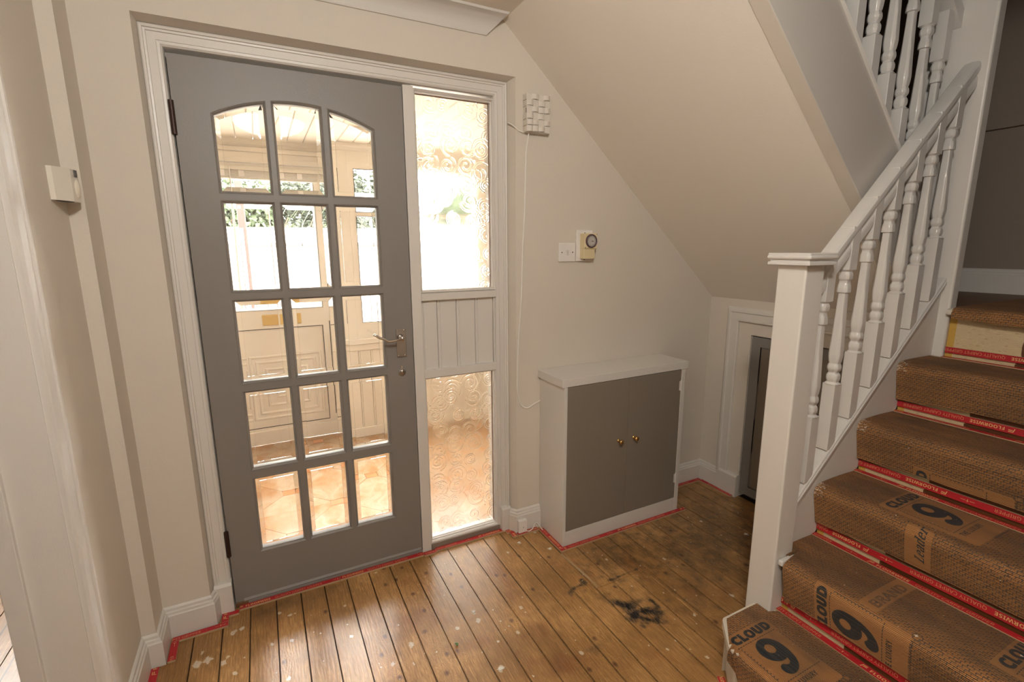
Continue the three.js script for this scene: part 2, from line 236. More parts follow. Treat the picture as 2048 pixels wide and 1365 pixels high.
/* scrollwork cast into the obscured glass */
const scrollBump = canvasTex(768, 1024, (c, w, h) => {
  c.fillStyle = '#808080'; c.fillRect(0, 0, w, h); c.lineCap = 'round'; seed = 991;
    const curl = (x, y, R, turns, dir) => { for (const [lw, col] of [[13, 'rgba(70,70,70,0.55)'], [6, 'rgba(235,235,235,0.9)']]) { c.strokeStyle = col; c.lineWidth = lw; c.beginPath(); for (let t = 0; t <= 1; t += 0.01) { const a = dir * t * turns * 6.283 + x, r = R * (1 - 0.86 * t), px = x + r * Math.cos(a), py = y + r * Math.sin(a); t ? c.lineTo(px, py) : c.moveTo(px, py); } c.stroke(); } };
  for (let j = 0; j < 12; j++) for (let i = 0; i < 8; i++) curl((i + 0.5 + rr(-0.25, 0.25)) * w / 8, (j + 0.5 + rr(-0.3, 0.3)) * h / 12, rr(34, 62), rr(1.4, 3), rnd() < 0.5 ? 1 : -1);
  for (let k = 0; k < 60; k++) { c.strokeStyle = 'rgba(225,225,225,0.7)'; c.lineWidth = rr(4, 7); c.beginPath(); let x = rnd() * w, y = rnd() * h; c.moveTo(x, y); c.bezierCurveTo(x + rr(-90, 90), y + rr(-90, 90), x + rr(-120, 120), y + rr(-120, 120), x + rr(-90, 90), y + rr(-160, 160)); c.stroke(); }
}, false);
scrollBump.repeat.set(1 / 0.66, 1 / 0.88);

/* time-switch dial */
const dialMap = canvasTex(256, 256, (c, w) => {
  c.fillStyle = '#a9a39a'; c.fillRect(0, 0, w, w); c.translate(128, 128); c.fillStyle = '#c9c4ba'; c.beginPath(); c.arc(0, 0, 96, 0, 7); c.fill();
  c.strokeStyle = '#3c3638'; for (let i = 0; i < 96; i++) { c.save(); c.rotate(i * Math.PI / 48); c.lineWidth = i % 4 ? 1 : 3; c.beginPath(); c.moveTo(0, i % 4 ? 88 : 80); c.lineTo(0, 98); c.stroke(); c.restore(); }
  c.fillStyle = '#3c3638'; c.font = 'bold 17px sans-serif'; c.textAlign = 'center'; c.textBaseline = 'middle';
  for (let i = 0; i < 12; i++) { const a = i * Math.PI / 6 - Math.PI / 2; c.fillText(String(i ? i * 2 : 24), 66 * Math.cos(a), 66 * Math.sin(a)); }
  c.beginPath(); c.arc(0, 0, 40, 0.4, 5.4); c.lineWidth = 4; c.stroke(); c.fillRect(2, -5, 44, 10); c.fillStyle = '#8c2c2c'; c.fillRect(40, -7, 12, 14);
});

/* ---------- materials ---------- */
const M = {
  wall: std([0.68, 0.62, 0.54], 0.85, { bumpMap: rep(grain, 6), bumpScale: 0.0006 }),
  ceiling: std([0.85, 0.79, 0.705], 0.9, { bumpMap: rep(grain, 6), bumpScale: 0.0005 }),
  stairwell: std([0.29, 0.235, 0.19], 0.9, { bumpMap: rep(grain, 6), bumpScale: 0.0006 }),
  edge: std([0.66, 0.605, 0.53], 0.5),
  white: std([0.70, 0.665, 0.615], 0.34, { bumpMap: rep(grain, 5, 1.3), bumpScale: 0.00025 }),
  gloss: std([0.67, 0.64, 0.60], 0.2),
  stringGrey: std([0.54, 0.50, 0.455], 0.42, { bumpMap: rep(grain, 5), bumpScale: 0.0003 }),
  grey: std([0.235, 0.215, 0.197], 0.42, { bumpMap: rep(grain, 7), bumpScale: 0.0003 }),
  greyPanel: std([0.235, 0.198, 0.158], 0.55, { bumpMap: rep(grain, 9), bumpScale: 0.0004 }),
  floor: phys([0.80, 0.77, 0.74], 0.42, { clearcoat: 0.22, clearcoatRoughness: 0.3, map: floorMap, bumpMap: floorBump, bumpScale: 0.0013 }),
  dark: std([0.03, 0.02, 0.014], 0.9),
  ply: std([0.48, 0.33, 0.19], 0.75),
  grip: std([1, 1, 1], 0.5, { map: gripMap }),
  brownWood: std([0.16, 0.075, 0.028], 0.5),
  paintedTread: std([0.66, 0.6, 0.5], 0.5),
  riser: std([1, 1, 1], 0.5, { map: riserMap }),
  brass: std([0.72, 0.46, 0.17], 0.2, { metalness: 1 }),
  gold: std([0.72, 0.50, 0.2], 0.32, { metalness: 1 }),
  chrome: std([0.62, 0.60, 0.58], 0.12, { metalness: 1 }),
  satin: std([0.42, 0.39, 0.36], 0.3, { metalness: 1 }),
  rust: std([0.045, 0.02, 0.014], 0.45, { metalness: 0.3 }),
  black: std([0.012, 0.012, 0.012], 0.5),
  pane: phys([1, 1, 1], 0, { transmission: 1, thickness: 0, ior: 1.5 }),
  bevelGlass: phys([0.99, 1, 0.99], 0, { transmission: 1, thickness: 0.004, ior: 1.5 }),
  scroll: phys([0.99, 0.985, 0.96], 0.10, { transmission: 1, thickness: 0.005, ior: 1.5, bumpMap: scrollBump, bumpScale: 0.0012 }),
  upvc: std([0.80, 0.735, 0.64], 0.3),
  gasket: std([0.02, 0.02, 0.022], 0.6),
  porchBoard: std([0.79, 0.72, 0.615], 0.5),
  tile: [0, 1, 2].map(i => std([[0.48, 0.49, 0.52], [0.53, 0.54, 0.58], [0.45, 0.45, 0.47]][i], 0.24, { map: tileMap })),
  inset: std([0.38, 0.16, 0.06], 0.3), grout: std([0.3, 0.21, 0.14], 0.9),
  ivory: std([0.74, 0.62, 0.38], 0.4), plastic: std([0.82, 0.78, 0.74], 0.35), cream: std([0.74, 0.69, 0.60], 0.35),
  cable: std([0.84, 0.80, 0.74], 0.45), woven: std([0.70, 0.645, 0.575], 0.6),
  render: std([0.80, 0.77, 0.72], 0.9), pebble: std([0.20, 0.17, 0.145], 0.95, { bumpMap: rep(grain, 2), bumpScale: 0.01 }), coping: std([0.042, 0.034, 0.028], 0.9),
  concrete: std([0.42, 0.4, 0.37], 0.95), bark: std([0.13, 0.09, 0.06], 0.95),
  leafA: std([0.014, 0.026, 0.005], 0.7, { side: THREE.DoubleSide }), leafB: std([0.008, 0.0145, 0.005], 0.7, { side: THREE.DoubleSide }), leafPalm: std([0.02, 0.032, 0.008], 0.6, { side: THREE.DoubleSide }), straw: std([0.05, 0.035, 0.02], 0.8, { side: THREE.DoubleSide }),
  redwood: std([0.032, 0.0105, 0.0085], 0.7), debris: std([0.78, 0.75, 0.68], 0.8), splinter: std([0.42, 0.29, 0.16], 0.8), cane: std([0.04, 0.024, 0.015], 0.8), green: std([0.05, 0.2, 0.03], 0.6),
};

/* ---------- room shell ---------- */
const OL = -0.0708, OR = 1.2219, OT = 2.0834, FL = -0.0618, FR = 1.2027, FT = 2.0715, RZ = -0.0523, CEIL = 2.287, TOP = 4.5;
const XL = -0.2576, XLo = -0.385, PX = -0.2176, PZ = 0.1266, XR = 2.481, XE = 3.42, ZB = 3.7, BACKZ = -0.28;
{ // wall with the door opening; its reveal is slightly splayed
  const front = extZ([[XLo, 0], [OL, 0], [OL, OT], [OR, OT], [OR, 0], [XE + 0.15, 0], [XE + 0.15, TOP], [XLo, TOP]], RZ, 0);
  const back = extZ([[XLo, -0.02], [FL, -0.02], [FL, FT], [FR, FT], [FR, -0.02], [XE + 0.15, -0.02], [XE + 0.15, TOP], [XLo, TOP]], BACKZ, RZ);
  const wedge = (a, b, c, d) => solid([[V(a[0], a[1], 0), V(a[0], a[1], RZ), V(b[0], b[1], RZ)], [V(c[0], c[1], 0), V(c[0], c[1], RZ), V(d[0], d[1], RZ)]], false);
  struct('wall_front', [front, back, wedge([OL, 0], [FL, 0], [OL, OT], [FL, FT]), wedge([OL, OT], [FL, FT], [OR, OT], [FR, FT]), wedge([OR, OT], [FR, FT], [OR, 0], [FR, 0])], M.wall);
}
const DZ0 = 0.53, DZ1 = 1.33, DH = 2.02;
struct('wall_left', extX([[-1.95, -0.05], [DZ0, -0.05], [DZ0, DH], [DZ1, DH], [DZ1, -0.05], [ZB, -0.05], [ZB, TOP], [-1.95, TOP]], XLo, XL), M.wall);
struct('wall_pier', box(XL, PX, 0, CEIL, 0, PZ), M.wall);
struct('wall_back', box(XLo, 1.62, 0, TOP, ZB, ZB + 0.12), M.wall);
struct('wall_hall', box(1.5, 1.62, 0, TOP, 1.93, ZB), M.wall);
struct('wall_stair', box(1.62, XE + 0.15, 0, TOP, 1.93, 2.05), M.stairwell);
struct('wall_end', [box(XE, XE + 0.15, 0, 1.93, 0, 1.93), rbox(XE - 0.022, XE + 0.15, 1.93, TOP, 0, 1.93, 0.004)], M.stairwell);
struct('ceiling', [box(XLo, 1.185, CEIL, CEIL + 0.22, 0, ZB), box(1.185, 1.40, CEIL, CEIL + 0.22, 0.985, ZB), box(1.40, 1.62, CEIL, CEIL + 0.22, 1.93, ZB)], M.ceiling);
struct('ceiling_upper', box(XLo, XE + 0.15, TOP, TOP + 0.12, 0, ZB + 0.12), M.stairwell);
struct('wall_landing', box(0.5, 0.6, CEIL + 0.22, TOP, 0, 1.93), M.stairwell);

/* hall floor: every board a piece of its own */
function boardRow(parent, name, x, w, z0, z1, m, y = 0, th = 0.021) {
  const c = 0.0009, g = 0.0011, a = x + g + rr(0, 0.0006), b = x + w - g, t = y - rr(0, 0.0007);
  return part(name, extZ([[a, t - th], [b, t - th], [b, t - c], [b - c, t], [a + c, t], [a, t - c]], z0, z1), m, parent);
}
const floor = structGroup('floor'); seed = 4242;
part('subfloor', box(XL - 0.13, XE + 0.15, -0.12, -0.0225, -0.27, ZB), M.dark, floor);
for (let i = -2; BX0 + i * PITCH < XR; i++) {
  const x = BX0 + i * PITCH, cut = Math.abs(x - 1.225) < 0.045 ? 0.484 : x > 1.26 && x < 1.56 ? 0.517 : 0;
  const xs = Math.max(x, XL - 0.126), w = Math.min(x + PITCH, XR + 0.02) - xs;
  const zEnd = x < 1.42 ? ZB : x < XR ? 1.0 : 1;
  if (cut) { boardRow(floor, 'floorboard', xs, w, -0.06, cut - 0.001, M.floor); boardRow(floor, 'floorboard', xs, w, cut + 0.001, zEnd, M.floor); } else boardRow(floor, 'floorboard', xs, w, -0.06, zEnd, M.floor);
}

/* front room seen through the left doorway: boards, shell, big window letting the daylight in */
const RX = -3.7, RZF = -1.7;
const floor2 = structGroup('floor_front_room');
part('subfloor', box(RX, XLo, -0.12, -0.0225, RZF, ZB), M.dark, floor2);
for (let i = 0; XLo - 0.001 - (i + 1) * 0.105 > RX; i++) boardRow(floor2, 'floorboard', XLo - 0.002 - (i + 1) * 0.105, 0.105, RZF, ZB, M.floor);
struct('wall_front_room', [extZ([[RX - 0.12, 0], [XLo, 0], [XLo, 2.5], [RX - 0.12, 2.5]], RZF - 0.2, RZF, [rect(-2.0, -1.06, 1.25, 2.2)]), extX([[RZF, 0], [ZB, 0], [ZB, 2.5], [RZF, 2.5]], RX - 0.12, RX), box(RX - 0.12, XLo, 0, 2.5, ZB, ZB + 0.12)], M.wall);
struct('ceiling_front_room', box(RX - 0.12, XLo, 2.5, 2.62, RZF - 0.2, ZB + 0.12), M.ceiling);
{
  const w = structGroup('window_3');
  part('window_frame', [box(-2.0, -1.06, 1.25, 1.32, RZF - 0.14, RZF - 0.06), box(-2.0, -1.06, 2.13, 2.2, RZF - 0.14, RZF - 0.06), ...[-2.0, -1.13].map(x => box(x, x + 0.07, 1.32, 2.13, RZF - 0.14, RZF - 0.06))], M.upvc, w);
  for (const x of [-1.93]) part('pane', box(x, x + 0.8, 1.32, 2.13, RZF - 0.102, RZF - 0.098), M.pane, w);
}

/* ---------- skirting, coving, door frames ---------- */
const SK = [[0, 0], [0.0165, 0], [0.0165, 0.088], [0.0135, 0.0925], [0.0125, 0.1005], [0.0085, 0.104], [0.0075, 0.113], [0.002, 0.119], [0, 0.119]].map(([a, b]) => [-a, b]);
const UP = V(0, 1, 0), skirt = pts => sweep(SK, pts.map(p => V(p[0], p[2] || 0, p[1])), UP);
struct('baseboard_left', skirt([[XL, 0.46], [XL, PZ], [PX, PZ], [PX, 0], [OL, 0], [FL, -0.03]].reverse().map(p => p).reverse()), M.white);
struct('baseboard_right', skirt([[FR, -0.03], [OR, 0], [1.348, 0]]), M.white);
struct('baseboard_corner', skirt([[2.078, 0], [XR, 0], [XR, 0.158]]), M.white);
struct('baseboard_landing', skirt([[XE, 0.0, 1.152], [XE, 1.93, 1.152]]), M.white);
{ // coving, cut off square to the sloping soffit
  const p = []; for (let i = 0; i <= 10; i++) { const a = i / 10 * Math.PI / 2; p.push([0.012 + 0.052 * (1 - Math.cos(a)), -0.012 - 0.052 * (1 - Math.sin(a))]); }
  const sec = [[0, 0], [0, -0.072], [0.006, -0.072], [0.009, -0.066], ...p.map(([a, b]) => [a, b]).slice(0), [0.07, -0.006], [0.078, -0.006], [0.078, 0]];
  // section runs from the wall foot round the hollow to the ceiling edge
  const hollow = []; for (let i = 0; i <= 12; i++) { const a = i / 12 * Math.PI / 2; hollow.push([0.066 - 0.056 * Math.cos(a) + 0.0, -0.066 + 0.056 * Math.sin(a)]); }
  const S = [[0, 0], [0, -0.072], [0.007, -0.072], [0.010, -0.066], ...hollow, [0.072, -0.009], [0.072, 0]];
  struct('trim_coving', toCreasedNormals(solid([S.map(([z, y]) => V(XL, CEIL + y, z)), S.map(([z, y]) => V(1.163 + y * 1.02, CEIL + y, z))], false), 0.6), M.gloss);
}
const NZ = V(0, 0, 1);
{ // frame round the door and side light
  const t = structGroup('trim_1'), w = FL;
  const J = [[0, -0.09], [0, 0.010], [0.004, 0.014], [0.010, 0.012], [0.0115, 0.007], [0.017, 0.006], [0.0185, 0.0015], [0.041, 0.0015], [0.0415, -0.001], [0.0435, -0.001], [0.044, 0.002], [0.050, 0.001], [0.056, -0.004], [0.0585, -0.014], [0.0585, -0.09]].map(([a, b]) => [-a, b]);
  part('architrave', sweep(J, [V(FL, 0, RZ), V(FL, FT, RZ), V(FR, FT, RZ), V(FR, 0, RZ)], NZ), M.white, t);
  const pl = (x0, x1) => extX([[RZ - 0.05, 0], [RZ + 0.026, 0], [RZ + 0.026, 0.117], [RZ + 0.019, 0.127], [RZ - 0.05, 0.127]], x0, x1);
  part('plinth_block', pl(FL, -0.003), M.white, t); part('plinth_block', pl(1.155, FR), M.white, t);
  part('door_stop', [box(-0.03, 0.012, 0, 2.0, RZ - 0.075, RZ - 0.044), box(-0.03, 0.78, 1.988, 2.03, RZ - 0.075, RZ - 0.044), box(0.742, 0.78, 0, 2.0, RZ - 0.075, RZ - 0.044)], M.white, t);
  part('mullion', rbox(0.7565, 0.7985, 0, 2.006, RZ - 0.065, RZ + 0.002, 0.002), M.white, t);
  part('threshold', [rbox(-0.003, 0.756, 0, 0.0165, RZ - 0.06, RZ + 0.004, 0.002)], M.grey, t);
  part('threshold', [rbox(0.799, 1.155, 0, 0.029, RZ - 0.06, RZ + 0.002, 0.002)], M.greyPanel, t);
  part('bare_threshold_end', [rbox(0.0, 0.045, 0.0005, 0.0185, RZ - 0.05, RZ + 0.0055, 0.002)], M.brownWood, t);
}
{ // side light: two obscured panes and a boarded panel between them
  const t = structGroup('window_1'), X0 = 0.7985, X1 = 1.145;
  const ring = (y0, y1) => sweep([[0, 0], [0.002, 0.001], [0.006, -0.004], [0.007, -0.012], [0.0105, -0.014], [0.0115, -0.028], [0.0, -0.05]], [V(X0, y0, RZ), V(X1, y0, RZ), V(X1, y1, RZ), V(X0, y1, RZ)], NZ, true);
  part('glazing_bead', ring(1.2, 2.0), M.white, t); part('glazing_bead', ring(0.034, 0.83), M.white, t);
  part('obscured_pane', box(X0 + 0.006, X1 - 0.006, 1.2, 1.996, RZ - 0.036, RZ - 0.031), M.scroll, t); part('obscured_pane', box(X0 + 0.006, X1 - 0.006, 0.04, 0.826, RZ - 0.036, RZ - 0.031), M.scroll, t);
  part('gasket', [box(X1 - 0.0145, X1 - 0.0115, 1.21, 1.99, RZ - 0.031, RZ - 0.0285), box(X0, X1, 1.985, 1.9885, RZ - 0.031, RZ - 0.0285), box(X1 - 0.0145, X1 - 0.0115, 0.05, 0.82, RZ - 0.031, RZ - 0.0285)], M.brownWood, t);
  part('rail', extX([[RZ - 0.06, 1.166], [RZ, 1.166], [RZ + 0.002, 1.168], [RZ + 0.002, 1.196], [RZ - 0.03, 1.211], [RZ - 0.06, 1.211]], X0, X1), M.white, t);
  part('rail', rbox(X0, X1, 0.827, 0.862, RZ - 0.06, RZ + 0.002, 0.002), M.white, t);
  part('sill', extX([[RZ - 0.06, 0.028], [RZ - 0.001, 0.028], [RZ - 0.001, 0.034], [RZ - 0.028, 0.047], [RZ - 0.06, 0.047]], X0, X1), M.gloss, t);
  part('panel_back', box(X0, X1, 0.855, 1.17, RZ - 0.05, RZ - 0.03), M.white, t);
  const gx = [X0, 0.872, 0.961, 1.05, 1.1385];
  for (let i = 0; i < 4; i++) { const a = gx[i] + 0.001, b = gx[i + 1] - 0.001; part('panel_board', extY([[a, RZ - 0.03], [b, RZ - 0.03], [b, RZ - 0.0215], [b - 0.002, RZ - 0.0195], [a + 0.013, RZ - 0.0195], [a + 0.0115, RZ - 0.0225], [a + 0.009, RZ - 0.0225], [a + 0.007, RZ - 0.0195], [a + 0.003, RZ - 0.0195], [a, RZ - 0.0225]], 0.858, 1.168), M.white, t); }
  part('edge_bead', rbox(1.1385, X1, 0.86, 1.168, RZ - 0.03, RZ - 0.010, 0.003), M.white, t);
}

/* ---------- glazed inner door ---------- */
{
  const d = structGroup('door_1');
  const cols = [[0.105, 0.2735], [0.2895, 0.4565], [0.474, 0.642]], rows = [[0.21, 0.523], [0.553, 0.868], [0.894, 1.208], [1.2315, 1.551]];
  const arch = x => 1.312 + Math.sqrt(0.585 ** 2 - (x - 0.374) ** 2), outlines = [];
  for (const [y0, y1] of rows) for (const [x0, x1] of cols) outlines.push(rect(x0, x1, y0, y1));
  for (const [x0, x1] of cols) { const o = [[x0, 1.574], [x1, 1.574]]; for (let i = 0; i <= 10; i++) { const x = x1 + (x0 - x1) * i / 10; o.push([x, arch(x)]); } outlines.push(o); }
  const dz = RZ - 0.0005;
  part('door_leaf', extZ(rect(0.0015, 0.7535, 0.019, 1.9985), dz - 0.04, dz, outlines), M.grey, d);
  part('weather_lip', extX([[dz - 0.002, 0.019], [dz + 0.005, 0.019], [dz + 0.005, 0.022], [dz, 0.030], [dz - 0.002, 0.030]], 0.03, 0.75), M.grey, d);
  for (const o of outlines) {
    const path = o.map(p => V(p[0], p[1], dz));
    part('glazing_bead', sweep([[0, -0.04], [0, -0.001], [0.0015, 0], [0.004, -0.002], [0.0065, -0.006], [0.0068, -0.009], [0.0088, -0.0095], [0.0088, -0.04]], path, NZ, true), M.grey, d);
    const inn = offset(path, NZ, 0.0068), p = part('glass_pane', extZ(offset(path, NZ, 0.0243).map(q => [q.x, q.y]), dz - 0.0225, dz - 0.0185), M.pane, d);
    part('bevelled_edge', sweep([[0, -0.0225], [0, -0.0207], [0.0175, -0.0185], [0.0175, -0.0225]], inn, NZ, true), M.bevelGlass, p);
  }
  for (const y of [0.225, 1.752]) { const h = part('hinge', [cyl(0.008, 0.104, 14).translate(-0.001, y + 0.053, dz + 0.004), box(0, 0.006, y, y + 0.105, dz - 0.02, dz + 0.0015)], M.rust, d); for (const k of [0.02, 0.053, 0.086]) part('knuckle', cyl(0.0075, 0.004, 14).translate(-0.001, y + k, dz + 0.004), M.brass, h); }
  const hd = part('door_handle', rbox(0.683, 0.7245, 0.935, 1.0565, dz, dz + 0.005, 0.0018), M.satin, d);
  part('lever', [lathe([[0, 0], [0.0125, 0], [0.0125, 0.004], [0.0095, 0.006], [0.0085, 0.03], [0.0105, 0.04], [0.0095, 0.048], [0, 0.049]], 24).rotateX(Math.PI / 2).translate(0.699, 1.022, dz + 0.005),
    tube([[0.706, 1.021, dz + 0.045], [0.67, 1.017, dz + 0.05], [0.64, 1.0165, dz + 0.051], [0.622, 1.027, dz + 0.051], [0.606, 1.033, dz + 0.051], [0.592, 1.043, dz + 0.05], [0.587, 1.046, dz + 0.048]], 0.0052, 40, 10)], M.chrome, hd);
  for (const [x, y] of [[0.6905, 1.048], [0.717, 1.049], [0.6905, 0.943], [0.7175, 0.943]]) part('screw', lathe([[0, 0.0018], [0.0028, 0.0012], [0.0034, 0], [0, 0]], 12).rotateX(Math.PI / 2).translate(x, y, dz + 0.005), M.chrome, hd);
  const k = part('keyhole_cover', lathe([[0, 0.004], [0.012, 0.004], [0.0155, 0.0015], [0.016, 0], [0, 0]], 28).rotateX(Math.PI / 2).translate(0.702, 0.867, dz), M.satin, d);
  part('swing_flap', [lathe([[0, 0.008], [0.006, 0.007], [0.009, 0.004], [0.009, 0], [0, 0]], 24).rotateX(Math.PI / 2).translate(0.7015, 0.873, dz + 0.003), rbox(0.697, 0.706, 0.876, 0.899, dz, dz + 0.004, 0.0015)], M.chrome, k);
}

/* doorway to the front room: casing on the hall side, lining, stop */
{
  const t = structGroup('trim_2');
  const C = [[0, 0], [0, 0.012], [0.004, 0.017], [0.012, 0.017], [0.016, 0.021], [0.026, 0.021], [0.029, 0.017], [0.06, 0.0155], [0.07, 0.011], [0.07, 0]];
  part('casing', sweep(C.map(([a, b]) => [-a, b]), [V(XL, 0, DZ1 + 0.068), V(XL, DH + 0.07, DZ1 + 0.068), V(XL, DH + 0.07, DZ0 - 0.068), V(XL, 0, DZ0 - 0.068)], V(1, 0, 0)), M.white, t);
  part('lining', [box(XLo, XL, 0, DH, DZ0, DZ0 + 0.006), box(XLo, XL, 0, DH, DZ1 - 0.006, DZ1), box(XLo, XL, DH - 0.006, DH, DZ0, DZ1)], M.white, t);
  part('door_stop', [rbox(XLo, -0.345, 0, DH - 0.006, DZ0, DZ0 + 0.018, 0.002), rbox(XLo, -0.345, 0, DH - 0.006, DZ1 - 0.018, DZ1, 0.002)], M.white, t);
}

/* ---------- soffit and wall under the stairs ---------- */
const SL = 0.8955, soff = x => 2.279 - 0.898 * (x - 1.176);
struct('ceiling_slope', rake([[0, 0], [0.936, 0], [0.936, 0.03], [0, 0.03]], 1.13, soff(1.13), XR, soff(XR)), M.ceiling);
const CZ0 = 0.272, CZ1 = 0.80;
struct('wall_right', [extX([[0, 0], [CZ0, 0], [CZ0, 0.925], [CZ1, 0.925], [CZ1, 0], [0.996, 0], [0.996, 1.12], [0, 1.12]], XR, XR + 0.08), box(XR + 0.08, XE, 1.095, 1.119, 0, 0.996)], M.wall);
struct('wall_spandrel', extZ([[1.66, 0], [XR, 0], [XR, 0.98], [1.66, 0.245]], 0.996, 1.012), M.white);
{
  const t = structGroup('trim_3'), A = [[0, 0], [0, 0.011], [0.005, 0.016], [0.012, 0.016], [0.014, 0.012], [0.045, 0.012], [0.05, 0.017], [0.062, 0.016], [0.074, 0.008], [0.074, 0]];
  part('architrave', sweep(A.map(([a, b]) => [a, b]), [V(XR, 0, CZ0 - 0.074), V(XR, 0.99, CZ0 - 0.074), V(XR, 0.99, CZ1 + 0.074), V(XR, 0, CZ1 + 0.074)], V(-1, 0, 0)), M.white, t);
  part('plinth_block', extZ([[XR, 0], [XR - 0.024, 0], [XR - 0.024, 0.118], [XR - 0.017, 0.128], [XR, 0.128]], 0.156, 0.274), M.white, t);
  part('plinth_block', extZ([[XR, 0], [XR - 0.024, 0], [XR - 0.024, 0.118], [XR - 0.017, 0.128], [XR, 0.128]], CZ1 - 0.002, CZ1 + 0.116), M.white, t);
  const d = structGroup('door_2'), hz = [CZ0 + 0.006, CZ1 - 0.004], hole = rect(hz[0] + 0.05, hz[1] - 0.05, 0.08, 0.868);
  part('door_frame', extX(rect(hz[0], hz[1], 0.03, 0.919), XR + 0.006, XR + 0.034, [hole]), M.grey, d);
  part('door_panel', box(XR + 0.015, XR + 0.027, 0.07, 0.878, hz[0] + 0.044, hz[1] - 0.044), M.greyPanel, d);
  part('panel_bead', sweep([[0, 0], [0, -0.001], [0.003, -0.002], [0.007, -0.007], [0.007, -0.012], [0, -0.012]], [V(XR + 0.006, 0.08, hz[0] + 0.05), V(XR + 0.006, 0.08, hz[1] - 0.05), V(XR + 0.006, 0.868, hz[1] - 0.05), V(XR + 0.006, 0.868, hz[0] + 0.05)].reverse().map(v => v), V(-1, 0, 0), true), M.grey, d);
  for (const y of [0.16, 0.755]) part('hinge', [cyl(0.005, 0.07, 10).translate(XR - 0.008, y + 0.035, CZ0 + 0.004)], M.white, d);
  struct('wall_cupboard', [box(XR + 0.5, XR + 0.55, 0, 1.1, 0, 1.0), box(XR + 0.08, XR + 0.5, -0.03, 0, 0, 1.0)], M.dark);
}

/* ---------- lower staircase ---------- */
const RISE = 0.192, GO = 0.2148, nose = k => 1.62 + GO * (k - 2), riserX = k => nose(k) + 0.042, ZS = 1.042, ZE = 1.925;
const cap = x => 0.56 + SL * (x - 1.715);
const stair = thing('staircase', 'white balustraded lower staircase rising from the wooden hall floor', 'staircase');
{ // baluster: square blocks with a turned vase between them
  const prof = [[0.0165, 0], [0.0165, 0.006], [0.0182, 0.009], [0.0202, 0.015], [0.0207, 0.021], [0.0202, 0.028], [0.0175, 0.034], [0.0158, 0.0355], [0.0155, 0.0405], [0.0175, 0.0425], [0.0202, 0.048], [0.0207, 0.055], [0.0195, 0.063], [0.0170, 0.0675], [0.0168, 0.0705], [0.0185, 0.076], [0.0203, 0.088], [0.0212, 0.100], [0.0205, 0.118], [0.0188, 0.15], [0.0172, 0.19], [0.0157, 0.23], [0.0145, 0.27], [0.0138, 0.299], [0.0140, 0.303], [0.0192, 0.305], [0.0200, 0.309], [0.0192, 0.319], [0.0178, 0.330], [0.0158, 0.3345], [0.0155, 0.344], [0.0175, 0.346], [0.0202, 0.351], [0.0207, 0.358], [0.0202, 0.365], [0.0178, 0.371], [0.0162, 0.373], [0.0162, 0.377]];
  const blk = (y0, y1, low) => { // square block whose turned end is rounded off
    const s = 0.0205, g = [rbox(-s, s, y0, y1, -s, s, 0.0016, 2)], e = low ? y1 : y0, k = low ? 1 : -1;
    g.push(new THREE.CylinderGeometry(low ? 0.0168 : s * 1.16, low ? s * 1.16 : 0.0168, 0.007, 24).translate(0, e + k * 0.0025, 0)); return g;
  };
  var makeBaluster = (parent, x, y, z, low, up, m) => { // y: top of the lower block
    const b = new THREE.Group(); b.name = 'baluster'; let n = 0; for (const c of parent.children) if (c.name.startsWith('baluster')) n++; if (n) b.name += '_' + String(n).padStart(3, '0');
    b.position.set(x, y, z); parent.add(b);
    obj('lower_block', blk(-low, 0, true), m, b); obj('turning', toCreasedNormals(lathe(prof, 28).toNonIndexed(), 0.9), m, b); obj('upper_block', blk(0.377, 0.377 + up, false), m, b); return b;
  };
}
